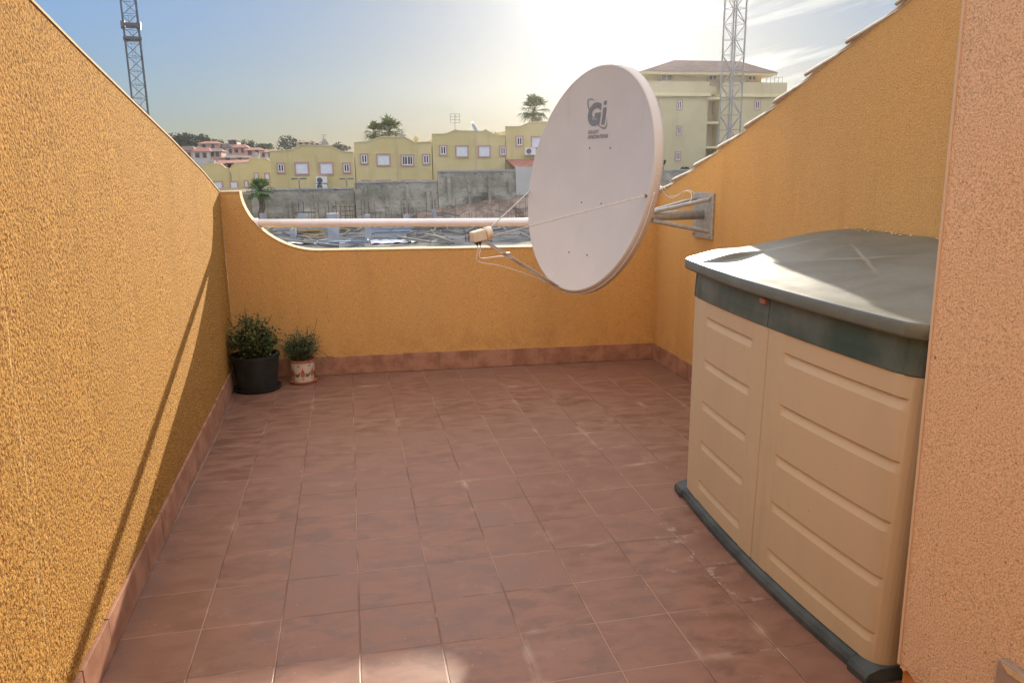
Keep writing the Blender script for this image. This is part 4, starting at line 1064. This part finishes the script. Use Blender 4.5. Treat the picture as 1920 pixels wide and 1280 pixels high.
# vertical starter bars standing along the bank
mb = MB(); rg = random.Random(8)
for i in range(64):
    x = -4+i*.42+rg.uniform(-.15, .15); y = 52+rg.uniform(-2, 6); z = -2.6+.9*smooth(-3, 18, x)*(y > 56); mb.bar((x, y, z-.6), (x+rg.uniform(-.05, .05), y, z+rg.uniform(.6, 1.9)), .016, 4)
tag(mb.build('starter_bars', M['rebar']), 'thicket of thin steel bars sticking up along the bank', 'rebar', kind='stuff')
mb = MB()
for i in range(150):
    x = rg.uniform(-7, 22); y = rg.uniform(38, 60); z = gz(x, y)+.1+(.75*smooth(-3, 18, x) if y > 56 else 0.1); L = rg.uniform(.2, 1.0); a_ = rg.uniform(0, 3.1); mb.bar((x-L*cos(a_), y-L*sin(a_), z), (x+L*cos(a_), y+L*sin(a_), z+rg.uniform(0, .3)), rg.uniform(.04, .12), 4)
tag(mb.build('site_debris', M['debris']), 'scattered boards and rubble over the building site', 'debris', kind='stuff')
# lamp posts
def lamp(u, v0, v1, Y, wd, label):
    a = at(u, v1, Y); b = at(u, v0, Y); r = empty('lamp_post', tuple(a), label, 'street lamp', 'double armed lamp posts by the site')
    MB().bar((a.x, Y, a.z-1.6), (a.x, Y, b.z), .05, 8).build('pole', M['steel_grey'], r)
    for s in (-1, 1):
        mb = MB(); mb.box((a.x+s*.08, Y-.12, b.z-.02), (a.x+s*wd/2, Y+.12, b.z+.07)); mb.build('lamp_head', M['steel_dark'], r)
lamp(565, 336, 398, 55, .84*1.25, 'tall lamp post with two flat heads in front of the stacked air conditioners house'); lamp(651, 336, 362, 63, .95*1.2, 'shorter lamp post with two flat heads under the second house')
tag(lampbase := MB().box((at(558, 398, 55).x, 54.8, at(565, 398, 55).z-.05), (at(592, 398, 55).x, 55.4, at(565, 397, 55).z)).build('work_platform', M['steel_dark']), 'small dark platform at the foot of the left lamp post', 'platform')
# ---- apartment block
TY = 82
tb = empty('apartment_block', tuple(at(1300, 320, TY)), 'tall pale yellow apartment block with brown hipped roof behind the right crane', 'building')
def P3(u, v, Y=TY): p = at(u, v, Y); return p
xL = P3(1205, 200).x; x1 = P3(1327, 200).x; x2 = P3(1352, 200).x; xR2 = P3(1460, 200).x; zB = .0
zc_ = P3(1290, 181).z; zp = P3(1290, 153).z; ze = P3(1290, 135).z
mb = MB(); mb.box((xL, TY, zB), (x1, TY+14, zc_)); mb.box((x2, TY+.3, zB), (P3(1475, 200).x, TY+14, zc_)); mb.box((x1+.002, TY+1.8, zB), (x2-.002, TY+14, zc_)); mb.build('wall', M['tower'], tb)
mb = MB(); mb.box((xL-.25, TY-.3, zc_+.001), (x1+.2, TY+14.2, zc_+.35)); mb.box((x2, TY+.05, zc_+.001), (P3(1475, 200).x+.25, TY+14.2, zc_+.35)); mb.build('cornice', M['yellow_light'], tb)
mb = MB(); mb.box((xL-.05, TY-.1, zc_+.352), (x1+.05, TY+.15, zp)); mb.box((x1+.052, TY+1.3, zc_+.352), (x2-.002, TY+1.5, zp-.3)); mb.box((x2, TY+.2, zc_+.352), (P3(1475, 200).x, TY+.45, zp)); mb.box((P3(1475, 200).x-.25, TY+.452, zc_+.352), (P3(1475, 200).x, TY+13, zp)); mb.box((xL-.05, TY+.152, zc_+.352), (xL+.2, TY+13, zp)); mb.build('balcony_parapet', M['tower'], tb)
xe0 = P3(1218, 140).x; xe1 = P3(1446, 140).x
mb = MB(); mb.box((xe0, TY+2.2, zc_+.002), (xe1, TY+13, ze-.1)); mb.build('top_floor', M['tower'], tb)
ridge0 = P3(1268, 112, TY+7); ridge1 = P3(1390, 114, TY+7)
e0 = P3(1204, 136, TY+.6); e1 = P3(1460, 134, TY+.6); zev = P3(1300, 134, TY+.6).z
mb = MB(); mb.add([(e0.x, TY+.6, zev), (e1.x, TY+.6, zev), (e1.x, TY+14.4, zev), (e0.x, TY+14.4, zev), (ridge0.x, TY+7.5, ridge0.z), (ridge1.x, TY+7.5, ridge1.z)],
    [(0, 1, 5, 4), (1, 2, 5), (2, 3, 4, 5), (3, 0, 4), (0, 3, 2, 1)]); mb.build('roof', M['brownroof'], tb)
mb = MB(); mb.box((e0.x+.1, TY+.7, zev-.3), (e1.x-.1, TY+14.3, zev-.004)); mb.build('eaves', M['yellow_light'], tb)
for u, v, w_, h_, k in [(1274, 197, 12, 20, 'g'), (1273, 245, 12, 19, 'g'), (1271, 293, 12, 19, 'g'), (1230, 197, 12, 20, 'g'), (1229, 245, 12, 19, 'g'), (1420, 197, 13, 19, 'g'), (1418, 245, 13, 19, 'g')]:
    window(tb, u, v, w_, h_, TY if u < 1330 else TY+.3, k)
for v in (203, 248, 294): window(tb, 1343, v, 16, 22, TY+1.8, 'g')
for u in (1336, 1250, 1410): window(tb, u, 146, 20 if u > 1300 else 26, 15, TY+2.2, 'g')
mb = MB()
for v in (182, 228, 274, 318): z_ = P3(1340, v).z; mb.box((x1+.01, TY+.2, z_-.25), (x2-.01, TY+1.79, z_))
mb.build('balcony_slab', M['yellow_light'], tb)
# antenna rail at right top
mb = MB(); a = P3(1440, 152); 
for k in range(5): x = a.x+k*.5; mb.bar((x, TY+.3, zp), (x, TY+.3, zp+.6), .03, 4)
mb.bar((a.x, TY+.3, zp+.6), (a.x+2.0, TY+.3, zp+.6), .03, 4); mb.build('railing', M['steel_grey'], tb)
# ---- crane masts
def crane(u, v, Y, side, rot, z0, z1, label, m_, collars=()):
    p = at(u, v, Y); r = empty('tower_crane_mast', (p.x, p.y, z0), label, 'crane', 'lattice crane masts')
    R_ = Matrix.Rotation(rot, 3, 'Z'); o = Vector((p.x, Y, 0)); h = side/2
    def q_(x, y, z): w_ = R_@Vector((x*h, y*h, 0)); return Vector((o.x+w_.x, o.y+w_.y, z))
    cs = [(-1, -1), (1, -1), (1, 1), (-1, 1)]
    for c in cs: MB().bar(q_(*c, z0), q_(*c, z1), .10, 4).build('leg', M[m_], r)
    mb = MB(); z = z0; k = 0; st_ = side*.98
    while z < z1-st_:
        for i in range(4):
            a, b = cs[i], cs[(i+1) % 4]
            if (k+i) % 2: a, b = b, a
            mb.bar(q_(*a, z), q_(*b, z+st_), .045, 4); mb.bar(q_(*cs[i], z+st_), q_(*cs[(i+1) % 4], z+st_), .03, 4)
        z += st_; k += 1
    mb.build('lattice', M[m_], r)
    mb = MB()
    for x in (-.22, .22): mb.bar(q_(x, .3, z0), q_(x, .3, z1), .02, 4)
    z = z0
    while z < z1: mb.bar(q_(-.22, .3, z), q_(.22, .3, z), .015, 4); z += .32
    mb.build('ladder', M['steel_grey'], r)
    if collars:
        mb = MB()
        for v_, t in collars:
            zz = at(u, v_, Y).z
            for i in range(4): mb.bar(q_(cs[i][0]*1.05, cs[i][1]*1.05, zz), q_(cs[(i+1) % 4][0]*1.05, cs[(i+1) % 4][1]*1.05, zz), t, 4)
        for c in cs: zz = at(u, collars[0][0], Y).z; mb.box(q_(c[0]*1.05, c[1]*1.05, zz-.3)-Vector((.2, .2, 0)), q_(c[0]*1.05, c[1]*1.05, zz+.3)+Vector((.2, .2, 0)))
        mb.build('collar', M['steel_dark'], r)
crane(1377, 60, 74, 1.5, radians(24), -1, 30, 'pale grey lattice crane mast rising in front of the apartment block', 'steel_grey')
crane(240, 0, 98, 1.55, radians(14), -1, 32, 'dark lattice crane mast against blue sky, above the sunlit left wall', 'steel_dark', collars=((48, .22), (73, .2)))
# ---- palms
def palm(u, v, Y, rad, label, nf, m_='palm', dead=True, seed=1, trunk_to=-.6, squash=1):
    rg = random.Random(seed); c = at(u, v, Y); r = empty('palm_tree', (c.x, Y, trunk_to), label, 'palm tree', 'fan palms behind the terrace')
    hgt = c.z-trunk_to; n_ = 12
    MB().tube([(c.x+.1*sin(k), Y, trunk_to+hgt*k/n_) for k in range(n_+1)], [.24-.06*k/n_+.02*(k % 2) for k in range(n_+1)], 10).build('trunk', M['bark'], r, smooth=True)
    lf = MB()
    for i in range(nf):
        az_f = 2*pi*i*.618+rg.uniform(-.2, .2); t = i/nf; el_f = radians(82-118*t+rg.uniform(-8, 8)); d = Vector((cos(az_f)*cos(el_f), sin(az_f)*cos(el_f), sin(el_f)))
        stl = rad*rg.uniform(.22, .40); b = c+Vector((0, 0, 0)); e = b+d*stl-Vector((0, 0, .12*rad*(1-t)*0))
        lf.bar(b, e, .03, 3)
        s = d.cross(Vector((0, 0, 1))); s = s.normalized() if s.length > .1 else Vector((1, 0, 0)); nn = s.cross(d)
        nl = 16
        for k in range(nl):
            a = radians(-62+124*k/(nl-1)); dd = (d*cos(a)+s*sin(a)).normalized(); L = rad*rg.uniform(.50, .68)*(.75+.25*cos(a))
            m1_ = e+dd*L*.6; tip = e+dd*L-Vector((0, 0, L*rg.uniform(.15, .5))); wdd = L*.042
            sd2 = dd.cross(nn).normalized()
            lf.add([e, m1_+sd2*wdd, tip, m1_-sd2*wdd], [(0, 1, 2, 3)])
    lf.build('crown', M[m_], r, fix=False)
    return r
palm(704, 250, 80, 1.7, 'dark fan palm behind the second yellow house, left of its neighbour', 17, seed=2)
palm(730, 247, 81, 2.3, 'larger dark fan palm behind the second yellow house', 22, seed=4)
palm(1002, 208, 80, 2.25, 'tall fan palm against the sky, left of the big dish', 24, seed=6)
palm(488, 358, 58, 1.4, 'small bright green palm just beyond the scalloped wall corner', 26, 'palm_lush', seed=9, trunk_to=-3)
# ---- trees on the far hill
def leafcloud(mb, c, rx, ry, rz, n, s, rg):
    lobes = [(Vector((rg.uniform(-.6, .6)*rx, rg.uniform(-.5, .5)*ry, rg.uniform(-.35, .5)*rz)), rg.uniform(.4, .65)) for _ in range(8)]
    for i in range(n):
        l, k = lobes[i % 8]; d = Vector((rg.gauss(0, 1), rg.gauss(0, 1), rg.gauss(0, 1))).normalized()*(rg.random()**.35)
        p = Vector(c)+l+Vector((d.x*rx*k, d.y*ry*k, d.z*rz*k)); a = Vector((rg.gauss(0, 1), rg.gauss(0, 1), rg.gauss(0, 1))).normalized(); b = a.orthogonal().normalized(); cc = a.cross(b)
        q1 = s*rg.uniform(.6, 1.4); mb.add([p+b*q1, p+cc*q1*.7, p-b*q1, p-cc*q1*.7], [(0, 1, 2, 3)])
def tree(u, v, Y, wu, hv, label, seed, zb=None, m_='pine', grp='pines on the far hill', n=420):
    rg = random.Random(seed); c = at(u, v, Y); k = (Y+2)/F_PX; rx = wu/2*k; rz = hv/2*k; g = gz(c.x, Y)-.5 if zb is None else zb
    r = empty('pine_tree' if m_ == 'pine' else 'garden_tree', (c.x, Y, g), label, 'tree', grp)
    mb = MB(); mb.tube([(c.x, Y, g), (c.x+.1, Y, (g+c.z)/2), (c.x-.05, Y, c.z)], [.05*rx+.1, .04*rx+.08, .05], 7)
    for a in range(4): mb.tube([(c.x, Y, (g+c.z)/2), (c.x+cos(a*1.7)*rx*.5, Y+sin(a*1.7)*rx*.4, c.z)], [.03*rx+.04, .03], 5)
    mb.build('trunk', M['bark'], r); mb = MB(); leafcloud(mb, (c.x, Y, c.z), rx, rx*.8, rz, n, max(.12, rx*.10), rg); mb.build('crown', M[m_], r, fix=False)
trees = [(322, 262, 40, 26, 'far left, beside the sunlit wall edge'), (345, 258, 30, 20, 'second from the sunlit wall edge'), (372, 262, 34, 22, 'third from the sunlit wall edge'), (352, 268, 40, 20, 'low, in the dark clump at left'),
    (392, 263, 22, 12, 'small, right of the dark clump'), (408, 264, 20, 14, 'small rounded, above the pink houses'), (452, 269, 18, 16, 'above the middle of the pink houses'), (470, 270, 22, 15, 'right of the white far house'), (496, 274, 28, 14, 'wide and low, above the last pink houses'),
    (539, 267, 34, 32, 'largest dark one, above the lowest yellow house'), (558, 272, 22, 22, 'leaning on the largest dark one'), (586, 270, 14, 12, 'small, above the lowest house roof'), (602, 270, 22, 14, 'above the chimney of the lowest house'), (628, 273, 28, 17, 'right of the lowest house chimney'), (644, 277, 22, 13, 'nearest the second yellow house')]
for i, (u, v, wu, hv, lab) in enumerate(trees): tree(u, v+2, 262+3*(i % 3), wu*1.15, hv*1.2, 'dark pine on the far hill, '+lab, 40+i)
tree(1242, 303, 78, 14, 26, 'dark garden tree showing at the right rim of the big dish', 77, m_='pine', grp='garden trees by the apartment block', n=260)
tree(1283, 318, 76, 18, 10, 'low dark bush at the foot of the apartment block', 78, m_='pine', grp='garden trees by the apartment block', n=200)
# ---- hillside houses
def hillhouse(u0, u1, v0, v1, Y, wm, rm, label, wins=()):
    a = at(u0, v1, Y); b = at(u1, v0, Y); r = empty('hillside_house', ((a.x+b.x)/2, Y, a.z), label, 'house', 'pink and white houses on the far hill')
    zr = b.z; zw = a.z+(b.z-a.z)*.66; MB().box((a.x, Y, min(a.z, gz(a.x, Y))-1), (b.x, Y+8, zw)).build('wall', M[wm], r)
    mb = MB(); o = .4; xa, xb_, ya, yb_ = a.x-o, b.x+o, Y-o, Y+8+o; dx = min(2.5, (b.x-a.x)*.3)
    mb.add([(xa, ya, zw+.003), (xb_, ya, zw+.003), (xb_, yb_, zw+.003), (xa, yb_, zw+.003), (xa+dx, Y+4, zr), (xb_-dx, Y+4, zr)], [(0, 1, 5, 4), (1, 2, 5), (2, 3, 4, 5), (3, 0, 4), (0, 3, 2, 1)]); mb.build('roof', M[rm], r)
    for (uf, vf, wf, hf) in wins:
        x = a.x+(b.x-a.x)*uf; z = a.z+(zw-a.z)*vf; f = MB().box((x-wf/2-.15, Y-.06, z-hf/2-.15), (x+wf/2+.15, Y-.002, z+hf/2+.15)).build('window', M['surround'], r); MB().box((x-wf/2, Y-.09, z-hf/2), (x+wf/2, Y-.062, z+hf/2)).build('pane', M['glass'], f)
W2 = ((.28, .55, .9, 1.0), (.7, .55, .8, 1.1))
hh = [(334, 362, 273, 300, 'pinkwall', 'brownroof', 'pink house at the left end of the hillside group'), (362, 392, 276, 300, 'greywhite', 'redroof', 'whitish house with dark window, lower left on the hill'), (372, 410, 264, 280, 'pinkwall', 'redroof', 'pink roofed house, upper row left on the hill'),
    (392, 414, 278, 296, 'pinkwall', 'brownroof', 'pinkish house left of the narrow white one'), (411, 440, 268, 292, 'greywhite', 'brownroof', 'narrow white house in the middle of the hill'), (436, 462, 270, 290, 'pinkwall', 'redroof', 'red roofed house right of the narrow white one'),
    (428, 444, 261, 270, 'greywhite', 'brownroof', 'small white house on the skyline'), (460, 490, 276, 292, 'pinkwall', 'redroof', 'low red roofed house toward the right of the hill'), (484, 516, 280, 296, 'greywhite', 'redroof', 'rightmost pale house of the hillside group'),
    (412, 466, 291, 306, 'pinkwall', 'brownroof', 'long pink house at the foot of the hill'), (556, 583, 264, 275, 'pinkwall', 'brownroof', 'flat pink house over the lowest yellow house roof'), (578, 602, 267, 276, 'greywhite', 'redroof', 'white and red house over the lowest yellow house roof')]
for i, (a, b, c, d, wm, rm, lab) in enumerate(hh): hillhouse(a, b, c, d, 225-9*(c > 268)-15*(c > 275)-20*(c > 285)+i*.7, wm, rm, lab, W2)
for u0, u1, v0, v1, lab in ((402, 432, 300, 322, 'dark red tiled roof house behind the far left yellow house'), (428, 470, 299, 318, 'dark red tiled roof house behind the small yellow house')): hillhouse(u0, u1, v0, v1, 120, 'pinkwall', 'redroof', lab)
# ---- haze: one even volume round everything
hm = bpy.data.materials.new('haze'); hm.use_nodes = True; nt = hm.node_tree; nt.nodes.clear()
out = nt.nodes.new('ShaderNodeOutputMaterial'); pv = nt.nodes.new('ShaderNodeVolumePrincipled'); pv.inputs['Density'].default_value = .00014; pv.inputs['Color'].default_value = (.93, .95, 1, 1); pv.inputs['Anisotropy'].default_value = .78
nt.links.new(pv.outputs[0], out.inputs['Volume'])
hz = MB().box((-420, -30, -8), (420, 330, 34)).build('haze', hm); tag(hz, kind='stuff'); hz['label'] = 'pale evening haze over the distant houses'; hz['category'] = 'haze'
